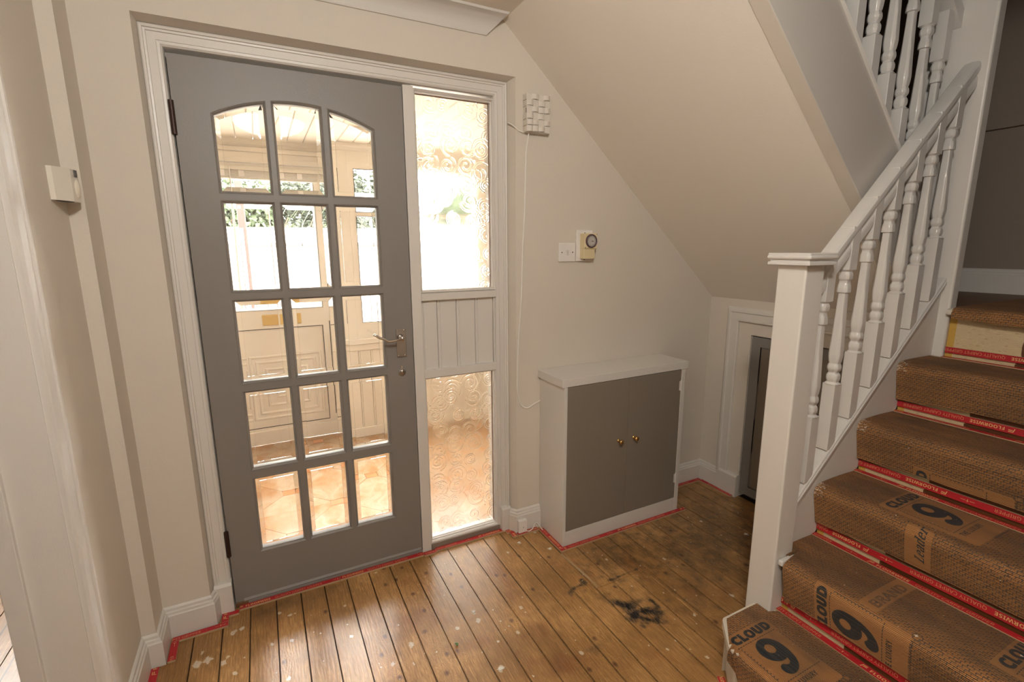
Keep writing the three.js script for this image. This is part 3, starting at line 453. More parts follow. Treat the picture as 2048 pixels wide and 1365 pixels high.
{
  const S = stair;
  // treads and risers
  const t1 = [[1.386, 1.90], [1.384, 1.30], [1.368, 1.16], [1.360, 1.118], [1.366, 1.105], [1.438, 1.024], [1.448, 1.019], [1.70, 1.019], [1.70, 1.90]];
  part('bottom_tread', extY(t1, RISE - 0.026, RISE), M.paintedTread, S);
  part('bottom_riser', extY(t1.map(([x, z], i) => i < 6 ? [x + 0.02, z + (i > 1 && i < 6 ? 0.012 : 0)] : [x, Math.max(z, 1.03)]), 0, RISE - 0.026), M.paintedTread, S);
  const trd = (k, z0) => { const xa = nose(k), xb = riserX(k + 1) + 0.01, y = k * RISE, g = []; const a = []; for (let i = 0; i <= 8; i++) { const t = Math.PI / 2 + i / 8 * Math.PI; a.push([xa + 0.0125 + 0.0125 * Math.cos(t), y - 0.0125 + 0.0125 * Math.sin(t)]); } return toCreasedNormals(extZ([[xb, y], ...a, [xb, y - 0.025]], z0, ZE), 0.7); };
  for (let k = 2; k <= 5; k++) part('tread', k === 2 ? [trd(k, 1.0755), box(1.691, riserX(3) + 0.01, 2 * RISE - 0.025, 2 * RISE, ZS, 1.0755)] : trd(k, ZS), M.paintedTread, S);
  for (let k = 2; k <= 6; k++) { const z0 = k === 2 ? 1.0755 : k === 6 ? 1.077 : ZS, g = box(riserX(k), riserX(k) + 0.018, (k - 1) * RISE - 0.01, k * RISE - 0.024, z0, ZE).toNonIndexed(), p = g.attributes.position, uv = []; for (let i = 0; i < p.count; i++) uv.push((p.getZ(i) - z0) * (0.235 / 0.205), (p.getY(i) - (k - 1) * RISE) / RISE); g.setAttribute('uv', new THREE.Float32BufferAttribute(uv, 2)); g.userData.ownUV = true; part('riser', g, M.riser, S); }
  const yl = 6 * RISE; part('landing_floor', extX([[0.0, yl - 0.03], [ZE, yl - 0.03], [ZE, yl], [0.0, yl]], 2.56, XE), M.brownWood, S);
  part('landing_nosing', toCreasedNormals(extZ([[2.56, yl], [nose(6) + 0.012, yl], [nose(6) + 0.003, yl - 0.004], [nose(6), yl - 0.0125], [nose(6) + 0.003, yl - 0.021], [nose(6) + 0.012, yl - 0.025], [2.56, yl - 0.025]], 1.0765, ZE), 0.7), M.paintedTread, S);
  // string with its moulded capping
  part('string', rake([[1.012, -0.30], [ZS, -0.30], [ZS, -0.018], [1.012, -0.018]], 1.69, cap(1.69), 2.506, cap(2.506)), M.white, S);
  part('string_cap', rake([[1.0005, -0.03], [1.052, -0.03], [1.0545, -0.026], [1.0545, -0.0165], [1.052, -0.0145], [1.052, -0.0115], [1.0535, -0.009], [1.0515, -0.003], [1.047, 0], [1.0055, 0], [1.0005, -0.005]], 1.69, cap(1.69), 2.506, cap(2.506)), M.gloss, S);
  // balusters, two to a tread
  for (let k = 0; k < 7; k++) { const x = 1.7745 + k * 0.1074; makeBaluster(S, x, 0.837 + 0.0960 * k, 1.0295, 0.232, 0.135, M.gloss); }
  // handrail
  const hr = x => 1.361 + 0.8985 * (x - 1.776); // its near upper edge
  const HS = [[0.997, -0.02], [0.9985, -0.006], [1.004, 0.001], [1.0245, 0.004], [1.045, 0.001], [1.0505, -0.006], [1.052, -0.02], [1.0505, -0.030], [1.0455, -0.034], [1.0445, -0.046], [1.0465, -0.050], [1.0485, -0.056], [1.0485, -0.082], [1.0005, -0.082], [1.0005, -0.056], [1.0045, -0.046], [1.0035, -0.034], [0.9985, -0.030]];
  part('handrail', rake(HS, 1.62, hr(1.62) + 0.001, 2.506, hr(2.506) + 0.001, 0.55), M.gloss, S);
  // newel at the foot, with its moulded cap
  part('newel_post', new RoundedBoxGeometry(0.09, 1.335, 0.09, 3, 0.006).translate(1.645, 0.6675, 1.03), M.white, S);
  const sq = (r, y0, y1, e) => new RoundedBoxGeometry(r * 2, y1 - y0, r * 2, 3, e).translate(1.645, (y0 + y1) / 2, 1.03);
  part('newel_cap', [sq(0.065, 1.331, 1.3405, 0.002), sq(0.060, 1.339, 1.349, 0.002), sq(0.068, 1.3475, 1.3605, 0.006), sq(0.0655, 1.357, 1.3665, 0.003)], M.gloss, S);
  // tall post at the landing
  part('landing_post', new RoundedBoxGeometry(0.054, 2.6, 0.215, 3, 0.009).translate(2.532, 0.96 + 1.3, 0.9685), M.white, S);
  part('nosing_end', rbox(1.612, 1.665, 0.367, 0.388, 1.0755, 1.0925, 0.006), M.gloss, S);
}
/* upper flight: string with bead, balusters, treads behind */
{
  const U = thing('staircase', 'white upper staircase flight sloping up to the left above the cabinet', 'staircase');
  const yb = x => 1.808 - SL * (x - 1.70), H = 0.358, xa = 0.66, xb = 2.506;
  part('string', rake([[0.937, 0.002], [0.981, 0.002], [0.981, H - 0.012], [0.937, H - 0.012]], xa, yb(xa), xb, yb(xb)), M.stringGrey, U);
  part('string_edge', rake([[0.9355, -0.0012], [0.9822, -0.0012], [0.9822, 0.006], [0.9355, 0.006]], xa, yb(xa), xb, yb(xb)), M.edge, U);
  part('string_cap', rake([[0.928, H - 0.014], [0.987, H - 0.014], [0.989, H - 0.007], [0.985, H], [0.930, H]], xa, yb(xa), xb, yb(xb)), M.gloss, U);
  for (let k = -1; k < 6; k++) { const x = 1.906 + 0.1074 * k + 0.0; makeBaluster(U, x, yb(x + 0.0205) + H + 0.176, 0.9495, 0.21, 0.16, M.gloss); }
  const ht = x => yb(x) + H + 0.176 + 0.377 + 0.15; part('handrail', rake([[0.922, 0], [0.977, 0], [0.977, 0.06], [0.968, 0.068], [0.931, 0.068], [0.922, 0.06]], xa, ht(xa), xb, ht(xb)), M.gloss, U);
  for (let k = 1; k <= 8; k++) { const x = 2.506 - GO * (k - 1), y = 6 * RISE + RISE * k; part('tread', box(x - GO - 0.02, x, y - 0.025, y, 0.002, 0.936), M.brownWood, U); part('riser', box(x - 0.018, x, y - RISE, y - 0.025, 0.002, 0.936), M.paintedTread, U); }
}

/* ---------- carpet grippers ---------- */
function stripGeo(L, w = 0.024, th = 0.008, u0 = 0) {
  const b = new THREE.BoxGeometry(L, w, th).toNonIndexed().translate(0, 0, th / 2), p = b.attributes.position, n = b.attributes.normal, uv = [];
  const top = [], rest = []; for (let i = 0; i < p.count; i++) (n.getZ(i) > 0.5 ? top : rest).push(i);
  const order = [...top, ...rest], g = new THREE.BufferGeometry(), P = [], Nn = []; for (const i of order) { P.push(p.getX(i), p.getY(i), p.getZ(i)); Nn.push(n.getX(i), n.getY(i), n.getZ(i)); uv.push(p.getX(i) + L / 2 + u0, p.getY(i) / w + 0.5); }
  g.setAttribute('position', new THREE.Float32BufferAttribute(P, 3)); g.setAttribute('normal', new THREE.Float32BufferAttribute(Nn, 3)); g.setAttribute('uv', new THREE.Float32BufferAttribute(uv, 2));
  g.addGroup(0, top.length, 0); g.addGroup(top.length, rest.length, 1); g.userData.ready = true; return g;
}
const nailGeo = new THREE.CylinderGeometry(0.0004, 0.0008, 0.004, 5);
function gripper(label, A, B, upDir, normal, w = 0.024, u0 = 0, pins = true) { // A to B is the reading direction
  const a = V(...A), b = V(...B), L = a.distanceTo(b), X = b.clone().sub(a).normalize(), Z = V(...normal), Y = V(...upDir);
  const t = thing('carpet_gripper', label, 'carpet gripper'); t.matrix.makeBasis(X, Y, Z).setPosition(a.add(b).multiplyScalar(0.5)); t.matrix.decompose(t.position, t.quaternion, t.scale);
  obj('strip', stripGeo(L, w, 0.008, u0), [M.grip, M.ply], t);
  if (pins) { const g = []; for (let x = -L / 2 + 0.012; x < L / 2; x += 0.03) for (const y of [-0.005, 0.005]) g.push(nailGeo.clone().rotateX(Math.PI / 2 - 0.5).translate(x + rr(-0.003, 0.003), y, 0.008)); const o = obj('pins', g, M.chrome, t); o.userData.kind = 'stuff'; }
  return t;
}
const up = [0, 0, -1], ny = [0, 1, 0];
gripper('red carpet gripper strip on the floor along the left wall skirting', [-0.229, 0, 0.52], [-0.229, 0, 0.152], [-1, 0, 0], ny, 0.023, 0.1);
gripper('short red gripper strip beside the skirting of the narrow wall pier', [-0.186, 0, 0.142], [-0.186, 0, 0.05], [-1, 0, 0], ny, 0.023, 0.3);
gripper('red gripper strip under the skirting left of the glazed door', [-0.196, 0, 0.037], [-0.022, 0, 0.037], up, ny, 0.023, 0.235);
gripper('tiny red gripper piece in the left door reveal, text turned sideways', [-0.033, 0, 0.024], [-0.033, 0, -0.026], [-1, 0, 0], ny, 0.023, 0.0);
gripper('stub of red gripper strip against the left door plinth block', [-0.021, 0, -0.0145], [0.012, 0, -0.0145], up, ny, 0.020, 0.32);
gripper('longer red gripper strip below the hinge half of the glazed door', [0.014, 0, -0.0345], [0.386, 0, -0.0345], up, ny, 0.023, 0.02);
gripper('red gripper strip below the lock half of the glazed door', [0.388, 0, -0.0345], [0.752, 0, -0.0345], up, ny, 0.023, 0.03);
gripper('short red gripper piece at the foot of the white mullion', [0.754, 0, -0.027], [0.812, 0, -0.027], up, ny, 0.023, 0.2);
gripper('faded red gripper strip below the obscured glass side light', [0.814, 0, -0.037], [1.166, 0, -0.037], up, ny, 0.023, 0.22);
gripper('stub of red gripper strip against the right frame plinth block', [1.168, 0, -0.012], [1.203, 0, -0.012], up, ny, 0.022, 0.1);
gripper('red gripper piece in the reveal beside the small junction box', [1.192, 0, 0.042], [1.192, 0, 0.001], [-1, 0, 0], ny, 0.023, 0.1);
gripper('short red gripper strip between junction box and white cabinet', [1.21, 0, 0.031], [1.322, 0, 0.031], up, ny, 0.023, 0.0);
gripper('red gripper strip along the left side of the white cabinet', [1.335, 0, 0.247], [1.335, 0, 0.045], [-1, 0, 0], ny, 0.023, 0.0);
gripper('long red gripper strip along the front of the grey-doored cabinet', [1.348, 0, 0.2345], [2.115, 0, 0.2345], up, ny, 0.023, 0.12);
gripper('red gripper strip in the far corner between cabinet and wall', [2.092, 0, 0.033], [2.452, 0, 0.033], up, ny, 0.023, 0.05);
gripper('red gripper strip leading to the understairs door frame', [2.447, 0, 0.262], [2.447, 0, 0.046], [-1, 0, 0], ny, 0.023, 0.16);
gripper('red gripper stub on the floor beside the bottom stair', [1.418, 0, 1.05], [1.392, 0, 1.09], [-0.838, 0, -0.545], ny, 0.022, 0.1);
const ordinal = ['', '', 'second', 'third', 'fourth', 'fifth', 'landing'];
for (let k = 2; k <= 6; k++) {
  const z0 = k === 2 ? 1.077 : k === 6 ? 1.079 : ZS + 0.001, y = (k - 1) * RISE + 0.0335, x = riserX(k);
  gripper(`red gripper strip with upside-down lettering on the ${ordinal[k]} ${k === 6 ? 'edge' : 'stair'} riser`, [x, y, ZE], [x, y, z0], [0, -1, 0], [-1, 0, 0], 0.0225, [0, 0, 0.055, 0.14, 0.235, 0.30, 0.31][k], false);
  gripper(`red gripper strip lying at the back of the stair tread below the ${ordinal[k]} ${k === 6 ? 'edge' : 'riser'}`, [x - 0.021, (k - 1) * RISE + 0.0002, z0], [x - 0.021, (k - 1) * RISE + 0.0002, ZE], [1, 0, 0], ny, 0.024, [0, 0, 0.18, 0.26, 0.3, 0.1, 0.2][k], false);
}

/* ---------- carpet underlay ---------- */
function sheet(rows, th, nose, L, map) { // rows: [z, [[x, y], ...]] ; closed shell of given thickness under the surface
  const nr = rows.length, np = rows[0][1].length, pos = [], uv = [], idx = [], under = [];
  const P = (i, j) => V(rows[i][1][j][0], rows[i][1][j][1], rows[i][0]);
  const z0 = rows[0][2] ?? rows[0][0];
  for (let i = 0; i < nr; i++) { let t = rows[i][3] ?? 0; for (let j = 0; j < np; j++) { const p = P(i, j), q = P(i, Math.min(np - 1, j + 1)), r = P(i, Math.max(0, j - 1)), d = q.clone().sub(r); d.z = 0; d.normalize(); const n = V(-d.y, d.x, 0); if (j) t += p.distanceTo(V(rows[i][1][j - 1][0], rows[i][1][j - 1][1], p.z)); pos.push(p); uv.push([(p.z - z0) / UW, 1 - t / L]); under.push(p.clone().addScaledVector(n, th)); } }
  const g = new THREE.BufferGeometry(), all = [...pos, ...under], T = [], K = nr * np, q = (a, b, c, d) => T.push(a, b, c, a, c, d);
  for (let i = 0; i < nr - 1; i++) for (let j = 0; j < np - 1; j++) { const a = i * np + j, b = a + np; q(a, b, b + 1, a + 1); q(K + a, K + a + 1, K + b + 1, K + b); }
  for (let j = 0; j < np - 1; j++) { q(j, j + 1, K + j + 1, K + j); const a = (nr - 1) * np + j; q(a, K + a, K + a + 1, a + 1); }
  for (let i = 0; i < nr - 1; i++) { const a = i * np, b = a + np; q(a, K + a, K + b, b); const c = a + np - 1, d = b + np - 1; q(c, d, K + d, K + c); }
  g.setIndex(T); g.setAttribute('position', new THREE.Float32BufferAttribute(all.flatMap(p => [p.x, p.y, p.z]), 3)); g.setAttribute('uv', new THREE.Float32BufferAttribute([...uv, ...uv].flat(), 2));
  const ni = g.toNonIndexed(); let s = 0; const a = ni.attributes.position; // top faces must look up
  const r = toCreasedNormals(ni, 0.9); r.userData.ownUV = true; return r;
}
const curve = (pts, n) => { const c = new THREE.CatmullRomCurve3(pts.map(p => V(p[0], p[1], 0)), false, 'centripetal'); return c.getSpacedPoints(n).map(p => [p.x, p.y]); };
function underlay(label, L, rows, noseU, z0, motifs, s0) {
  const map = underlayMap(L, noseU, z0, motifs, s0), m = std([1, 1, 1], 0.82, { map, bumpMap: rep(ribBump, 1, L / 0.0044), bumpScale: 0.0012 });
  const o = obj('carpet_underlay', sheet(rows, 0.006, noseU, L, map), m); return tag(o, label, 'carpet underlay');
}
const BACK = 0.223; seed = 777;
const stepMotifs = { 2: [['cloud', 1.218, -0.168], ['brand', 1.335, 0.03], ['cloud', 1.592, 0.085]], 3: [['cloud', 1.238, 0.05], ['leader', 1.352, -0.112]], 4: [['cloud', 1.238, -0.275]], 5: [['leader', 1.62, -0.12]], 6: [] };
const stepLabels = { 2: 'brown printed carpet underlay draped over the second stair with big dark 9 on its front', 3: 'brown underlay over the third stair with a 9 on its tread and a script word', 4: 'worn brown underlay on the fourth stair, cropped lettering along its lower edge', 5: 'plain worn brown underlay on the fifth stair beside the white landing post' };
for (let k = 2; k <= 5; k++) {
  const T = k * RISE + 0.0065, n = nose(k), zA = ZS + 0.0015, rows = [], NR = 34;
  for (let i = 0; i <= NR; i++) {
    const z = zA + (ZE - 0.05 - zA) * Math.pow(i / NR, k === 2 ? 1.3 : 1), wob = 0.006 * (fbm(z * 9 + k * 5, 2.2, 2) - 0.4), sag = 0.0025 * (vnoise(z * 7 + k * 9, 5) - 0.5);
    const low = 0.146 - 0.012 * clamp((z - zA - 0.05) / 0.15) + wob + (k === 2 ? 0.006 : 0), pb = nose(k + 1) + 0.042 - 0.033;
    if (k === 2 && z < 1.092) { const xf = n + 0.008 + (1.092 - z) / 0.05 * 0.085; rows.push([z, curve([[pb, T - 0.001], [n + 0.16, T + 0.001], [xf + 0.02, T + 0.001], [xf, T]], 40), zA]); continue; }
    rows.push([z, curve([[pb, T - 0.001], [n + 0.12, T + 0.0015 + sag], [n + 0.035, T + 0.001], [n + 0.012, T - 0.001], [n - 0.002, T - 0.009], [n - 0.0075, T - 0.024], [n - 0.003, T - 0.055], [n + 0.008 + sag, T - 0.10], [n + 0.018 + sag * 2, T - low]], 40), zA]);
  }
  underlay(stepLabels[k], 0.40, rows, BACK, zA, stepMotifs[k], 50 + k);
}
{ // bottom step: chamfered end, folding over the nosing further along
  const T = RISE + 0.0065, rows = [], NR = 44, zA = 1.031;
  for (let i = 0; i <= NR; i++) {
    const z = zA + (1.875 - zA) * Math.pow(i / NR, 1.25), xb = z < 1.078 ? 1.597 : riserX(2) - 0.034;
    const xf = z < 1.113 ? 1.449 - (z - 1.031) * (1.449 - 1.362) / (1.113 - 1.031) : (z < 1.16 ? 1.360 + (z - 1.113) * 0.19 : 1.3685 + (z - 1.16) * 0.107 - Math.max(0, z - 1.3) * 0.107) - 0.004;
    const drop = clamp((z - 1.100) / 0.055) * 0.135 * (0.9 + 0.2 * vnoise(z * 8, 3));
    const f = drop > 0.02 ? [[xf + 0.012, T], [xf - 0.003, T - 0.007], [xf - 0.007, T - 0.02], [xf - (drop > 0.06 ? 0.001 : 0.007), T - 0.02 - (drop - 0.02) * 0.4], [xf + (drop > 0.06 ? 0.014 : -0.006), T - drop]] : [[xf + 0.012, T], [xf + 0.009, T], [xf + 0.006, T], [xf + 0.003, T], [xf, T - drop * 0.4]];
    rows.push([z, curve([[xb, T], [xb - 0.05, T + 0.001], [(xb + xf) / 2, T + 0.001], [xf + 0.03, T + 0.001], ...f], 40), zA, riserX(2) - 0.034 - xb]);
  }
  underlay('brown underlay on the chamfered bottom stair with large printed 9 beside the newel post', 0.40, rows, riserX(2) - 0.034 - 1.405, zA, [['cloud', 1.108, -0.025], ['brand', 1.5, 0.0]], 91);
}
{ // landing
  const T = 6 * RISE + 0.0065, n = nose(6), rows = [], zA = 1.095; for (let i = 0; i <= 24; i++) { const z = zA + 0.8 * i / 24, low = 0.038 + 0.006 * vnoise(z * 25, 9) + 0.012 * clamp((z - 1.15) / 0.3); rows.push([z, curve([[XE - 0.03, T], [n + 0.5, T + 0.001], [n + 0.06, T + 0.001], [n + 0.012, T], [n - 0.004, T - 0.008], [n - 0.009, T - 0.022], [n - 0.004, T - low]], 44), zA]); }
  underlay('dull brown underlay covering the landing and curling over its ragged front edge', 0.98, rows, 0.90, zA, [], 63);
}

/* ---------- meter cabinet ---------- */
{
  const c = thing('cabinet', 'low white cabinet with two grey doors against the wall beneath the time switch', 'cabinet');
  part('cabinet_top', rbox(1.3366, 2.098, 0.7782, 0.815, 0.001, 0.217, 0.002), M.white, c);
  part('side_panel', rbox(1.3482, 1.3642, 0, 0.778, 0.001, 0.2174, 0.0015), M.white, c); part('side_panel', rbox(2.052, 2.0776, 0, 0.778, 0.001, 0.2174, 0.0015), M.white, c);
  part('plinth', rbox(1.3642, 2.052, 0, 0.0745, 0.16, 0.2165, 0.0015), M.white, c); part('carcass', [box(1.3642, 2.052, 0.0745, 0.09, 0.001, 0.19), box(1.3642, 2.052, 0.09, 0.775, 0.001, 0.012)], M.white, c);
  for (const [a, b, kx] of [[1.3652, 1.7125, 1.661], [1.7142, 2.051, 1.755]]) {
    const d = part('door', rbox(a, b, 0.0765, 0.7765, 0.198, 0.2162, 0.001), M.greyPanel, c);
    part('knob', lathe([[0.008, 0], [0.0095, 0.001], [0.009, 0.003], [0.005, 0.005], [0.0045, 0.013], [0.006, 0.015], [0.0105, 0.018], [0.0118, 0.022], [0.0105, 0.027], [0.006, 0.0295], [0, 0.03]], 24).rotateX(Math.PI / 2).translate(kx, 0.472, 0.2162), M.brass, d);
  }
  for (const y of [0.16, 0.665]) part('hinge', [cyl(0.0045, 0.055, 12).translate(2.0515, y + 0.03, 0.2185), rbox(2.0525, 2.066, y, y + 0.06, 0.2165, 0.2185, 0.0008), rbox(2.040, 2.051, y + 0.004, y + 0.052, 0.2155, 0.2178, 0.0008)], M.white, c);
}

/* ---------- small fittings ---------- */
{ // door-chime box hidden under interlaced painted strips
  const b = thing('chime_box', 'small woven-strip white box on the wall beside the side light', 'chime box', [1.256, 1.867, 0]);
  const W = 0.114, Hh = 0.152, D = 0.04; seed = 31;
  part('body', [box(0.004, W - 0.004, 0.004, Hh - 0.003, 0.001, D - 0.006)], M.woven, b);
  part('opening', box(0.0015, 0.005, 0.067, 0.094, 0.026, 0.034), M.black, b);
  const nx = 4, nyy = 6, cw = W / nx, chh = Hh / nyy;
  for (let i = 0; i < nx; i++) part('woven_strip', rbox(i * cw + 0.0006, (i + 1) * cw - 0.0006, 0.001, Hh - 0.001, D - 0.009, D - 0.004, 0.0012, 1), M.woven, b);
  const bow = (x0, x1, y0, y1, z, h) => { const n = 8, A = []; for (let k = 0; k <= n; k++) { const t = k / n, q = z + h * Math.sin(Math.PI * t); A.push([x0 + (x1 - x0) * t, q]); } return extY([...A.map(p => [p[0], p[1] + 0.0012]), ...A.reverse()], y0, y1); };
  for (let j = 0; j < nyy; j++) for (let i = 0; i < nx; i++) if ((i + j) % 2 === 0 || rnd() < 0.12) { const e = rr(-0.002, 0.003), y0 = j * chh + rr(0.001, 0.004), y1 = (j + 1) * chh - rr(0.001, 0.004); part('woven_strip', bow(Math.max(0.001, i * cw - 0.003 + e), Math.min(W - 0.001, (i + 1) * cw + 0.003 + e), y0, y1, D - 0.0045, rr(0.004, 0.0085)), M.woven, b); }
  for (let j = 0; j < nyy; j++) if (j !== 3) part('edge_strip', rbox(0, 0.005, j * chh + 0.001, (j + 1) * chh - 0.001, 0.002, D - 0.004 + rr(-0.004, 0.003), 0.001, 1), M.woven, b);
  for (let i = 0; i < nx; i++) part('edge_strip', rbox(i * cw + 0.001, (i + 1) * cw - 0.001, 0, 0.004, 0.002, D - 0.005 + rr(-0.003, 0.002), 0.001, 1), M.woven, b);
  tag(obj('bell_cable', tube([[1.28, 1.866, 0.012], [1.272, 1.80, 0.004], [1.269, 1.737, 0.0035], [1.264, 1.549, 0.0035], [1.254, 1.376, 0.0035], [1.246, 1.153, 0.0035], [1.232, 0.97, 0.0035], [1.225, 0.829, 0.0035], [1.228, 0.708, 0.0035], [1.249, 0.648, 0.0035], [1.281, 0.634, 0.0035], [1.312, 0.647, 0.0035], [1.347, 0.66, 0.004]], 0.0034, 120), M.cable), 'white cable hanging from the woven box down to the cabinet', 'cable');
  tag(obj('bell_cable', tube([[1.2, 1.909, -0.03], [1.207, 1.898, -0.008], [1.218, 1.886, 0.003], [1.236, 1.874, 0.003], [1.262, 1.8675, 0.008]], 0.0026, 40), M.cable), 'short white cable looping from the door frame to the woven box', 'cable');
}
{
  const s = thing('light_switch', 'square white single light switch left of the time switch', 'light switch', [1.489, 1.3628, 0]);
  part('plate', rbox(-0.0455, 0.0455, -0.0435, 0.0435, 0, 0.008, 0.003), M.plastic, s);
  part('rocker', rbox(-0.006, 0.006, -0.012, 0.010, 0.006, 0.0115, 0.001).rotateX(0.08), M.gloss, s);
  for (const x of [-0.030, 0.030]) part('screw', lathe([[0, 0.0012], [0.0028, 0.0008], [0.003, 0], [0, 0]], 12).rotateX(Math.PI / 2).translate(x, 0.0, 0.008), M.rust, s);
  const p = thing('socket_plate', 'tall white wall plate behind the ivory time switch', 'wall plate', [1.5835, 1.393, 0]);
  part('plate', rbox(-0.0455, 0.0455, -0.073, 0.073, 0, 0.012, 0.003), M.plastic, p);
  for (const y of [0.058, -0.064]) part('screw', lathe([[0, 0.0012], [0.0032, 0.0008], [0.0034, 0], [0, 0]], 12).rotateX(Math.PI / 2).translate(0, y, 0.012), M.rust, p);
  const t = thing('time_switch', 'ivory plug-in time switch with round dial on the wall above the cabinet', 'time switch', [1.592, 1.414, 0.012]);
  part('upper_case', rbox(-0.0365, 0.0355, -0.0355, 0.0355, 0, 0.040, 0.004), M.ivory, t);
  part('lower_case', rbox(-0.0355, 0.028, -0.083, -0.033, 0, 0.034, 0.004), M.ivory, t);
  const r = part('dial_ring', lathe([[0.0245, 0.0], [0.032, 0.0], [0.032, 0.004], [0.029, 0.008], [0.0265, 0.008], [0.0245, 0.003]], 48).rotateX(Math.PI / 2).translate(0, 0, 0.0395), std([0.11, 0.065, 0.075], 0.4), t);
  const disc = new THREE.CylinderGeometry(0.0255, 0.0255, 0.003, 48).rotateX(Math.PI / 2); { const q = disc.toNonIndexed(), pp = q.attributes.position, uv = []; for (let i = 0; i < pp.count; i++) uv.push(0.5 + pp.getX(i) / 0.052, 0.5 + pp.getY(i) / 0.052); q.setAttribute('uv', new THREE.Float32BufferAttribute(uv, 2)); q.translate(0, 0, 0.0415); q.userData.ownUV = true; part('dial_face', q, std([1, 1, 1], 0.35, { map: dialMap }), r); }
  part('pointer', rbox(-0.002, 0.010, -0.0013, 0.0013, 0.043, 0.0455, 0.0005), M.rust, t);
  for (const [x, y] of [[-0.032, -0.03], [0.031, 0.031]]) part('screw', lathe([[0, 0.001], [0.002, 0.0006], [0.0022, 0], [0, 0]], 10).rotateX(Math.PI / 2).translate(x, y, 0.0398), M.rust, t);
}
{ // motion sensor across the corner of wall and pier
  const s = thing('motion_sensor', 'small cream motion sensor high on the left wall by the pier', 'motion sensor', [-0.245, 1.556, 0.196], 1.31);
  part('case', [extY([[-0.052, -0.012], [0.052, -0.012], [0.053, 0.008], [0.040, 0.022], [0.0, 0.026], [-0.050, 0.012], [-0.053, 0.002]], -0.044, 0.044)], M.cream, s);
  part('lens', new THREE.SphereGeometry(0.022, 24, 16).scale(0.75, 1.35, 0.55).translate(0.026, -0.008, 0.0175), phys([0.78, 0.72, 0.6], 0.3), s);
  part('indicator_window', rbox(0.018, 0.03, 0.024, 0.043, 0.018, 0.0265, 0.001), std([0.12, 0.11, 0.11], 0.3), s);
  s.scale.setScalar(0.96); part('base_vent', rbox(-0.035, 0.02, -0.0455, -0.043, 0.0, 0.014, 0.0008), M.black, s);
}
{
  const j = thing('junction_box', 'tiny white junction box fixed on the skirting left of the cabinet', 'junction box', [1.237, 0.041, 0.0165]);
  part('cover', rbox(-0.023, 0.023, -0.032, 0.032, 0, 0.02, 0.003), M.plastic, j);
  part('screw', lathe([[0, 0.001], [0.002, 0.0006], [0.0022, 0], [0, 0]], 10).rotateX(Math.PI / 2).translate(0.002, -0.004, 0.02), M.black, j);
  tag(obj('phone_cable', tube([[1.252, 0.012, 0.028], [1.268, 0.0105, 0.040], [1.29, 0.0155, 0.036], [1.312, 0.03, 0.022], [1.322, 0.031, 0.022], [1.330, 0.018, 0.040], [1.334, 0.0095, 0.060]], 0.0023, 50), M.cable), 'white telephone cable curving from the junction box to the cabinet side', 'cable');
}
{ // things dropped on the floor
  tag(obj('wood_splinter', solid([[V(1.312, 0.0002, 0.255), V(1.321, 0.0002, 0.255), V(1.320, 0.002, 0.255), V(1.313, 0.002, 0.255)], [V(1.321, 0.0002, 0.40), V(1.332, 0.0002, 0.40), V(1.331, 0.0025, 0.40), V(1.322, 0.0025, 0.40)], [V(1.328, 0.0002, 0.512), V(1.336, 0.0002, 0.512), V(1.335, 0.0018, 0.512), V(1.329, 0.0018, 0.512)]], false), M.splinter), 'thin pale wood splinter lying along the boards in front of the cabinet', 'splinter');
  tag(obj('green_leaf', solid([[V(0.703, 0.0002, 0.512), V(0.704, 0.001, 0.512)], [V(0.698, 0.006, 0.518), V(0.709, 0.004, 0.520)], [V(0.700, 0.009, 0.526), V(0.708, 0.003, 0.527)], [V(0.704, 0.007, 0.532), V(0.705, 0.006, 0.532)]].map(r => [r[0], r[1], r[1].clone().add(V(0, 0.0009, 0.0004)), r[0].clone().add(V(0, 0.0009, 0.0004))]), false), M.green), 'tiny crumpled green leaf on the floorboards', 'leaf');
  seed = 88; const flakes = [[0.80, 0.684, 0.013, 'largest white paint flake on the floorboards, nearest the viewer'], [0.821, 0.403, 0.010, 'curled white paint flake on the bright boards before the side light'], [1.291, 0.198, 0.011, 'white paint flake by the front corner of the cabinet'], [1.186, 0.088, 0.010, 'white paint curl on the boards near the junction box'], [2.204, 0.544, 0.011, 'white paint curl on the dark boards by the understairs door']];
  for (const [x, z, r, l] of flakes) { const n = 9, a = [], b = []; for (let i = 0; i < n; i++) { const t = i / n * 6.283, q = r * rr(0.45, 1.05); a.push(V(x + q * Math.cos(t), 0.0004 + rr(0, 0.001), z + q * 0.7 * Math.sin(t))); b.push(a[i].clone().add(V(0, rr(0.001, 0.0022), 0))); } tag(obj('paint_flake', solid([a, b], false), M.debris), l, 'paint flake'); }
}

/* hall ceiling light, above and behind the camera */
{
  const t = thing('ceiling_light', 'round opal glass ceiling light in the hall', 'ceiling light', [LAMP_X, CEIL, LAMP_Z]);
  part('rim', lathe([[0.2, -0.022], [0.245, -0.022], [0.25, -0.012], [0.245, 0], [0.2, 0]], 48), M.plastic, t);
  const em = std([0.8, 0.8, 0.8], 0.5, { emissive: LAMP_COLOR.clone(), emissiveIntensity: 4 }), pr = []; for (let i = 0; i <= 12; i++) { const a = i / 12 * Math.PI / 2; pr.push([0.232 * Math.sin(a), -0.022 - 0.088 * Math.cos(a)]); } pr.push([0, -0.018]);
  part('light_diffuser', lathe(pr, 48), em, t);
  const l = new THREE.PointLight(LAMP_COLOR, LAMP_POWER); l.name = 'ceiling_light_lamp'; l.position.set(0, LAMP_Y - CEIL, 0); l.castShadow = true; l.shadow.radius = 4; t.add(l);
}

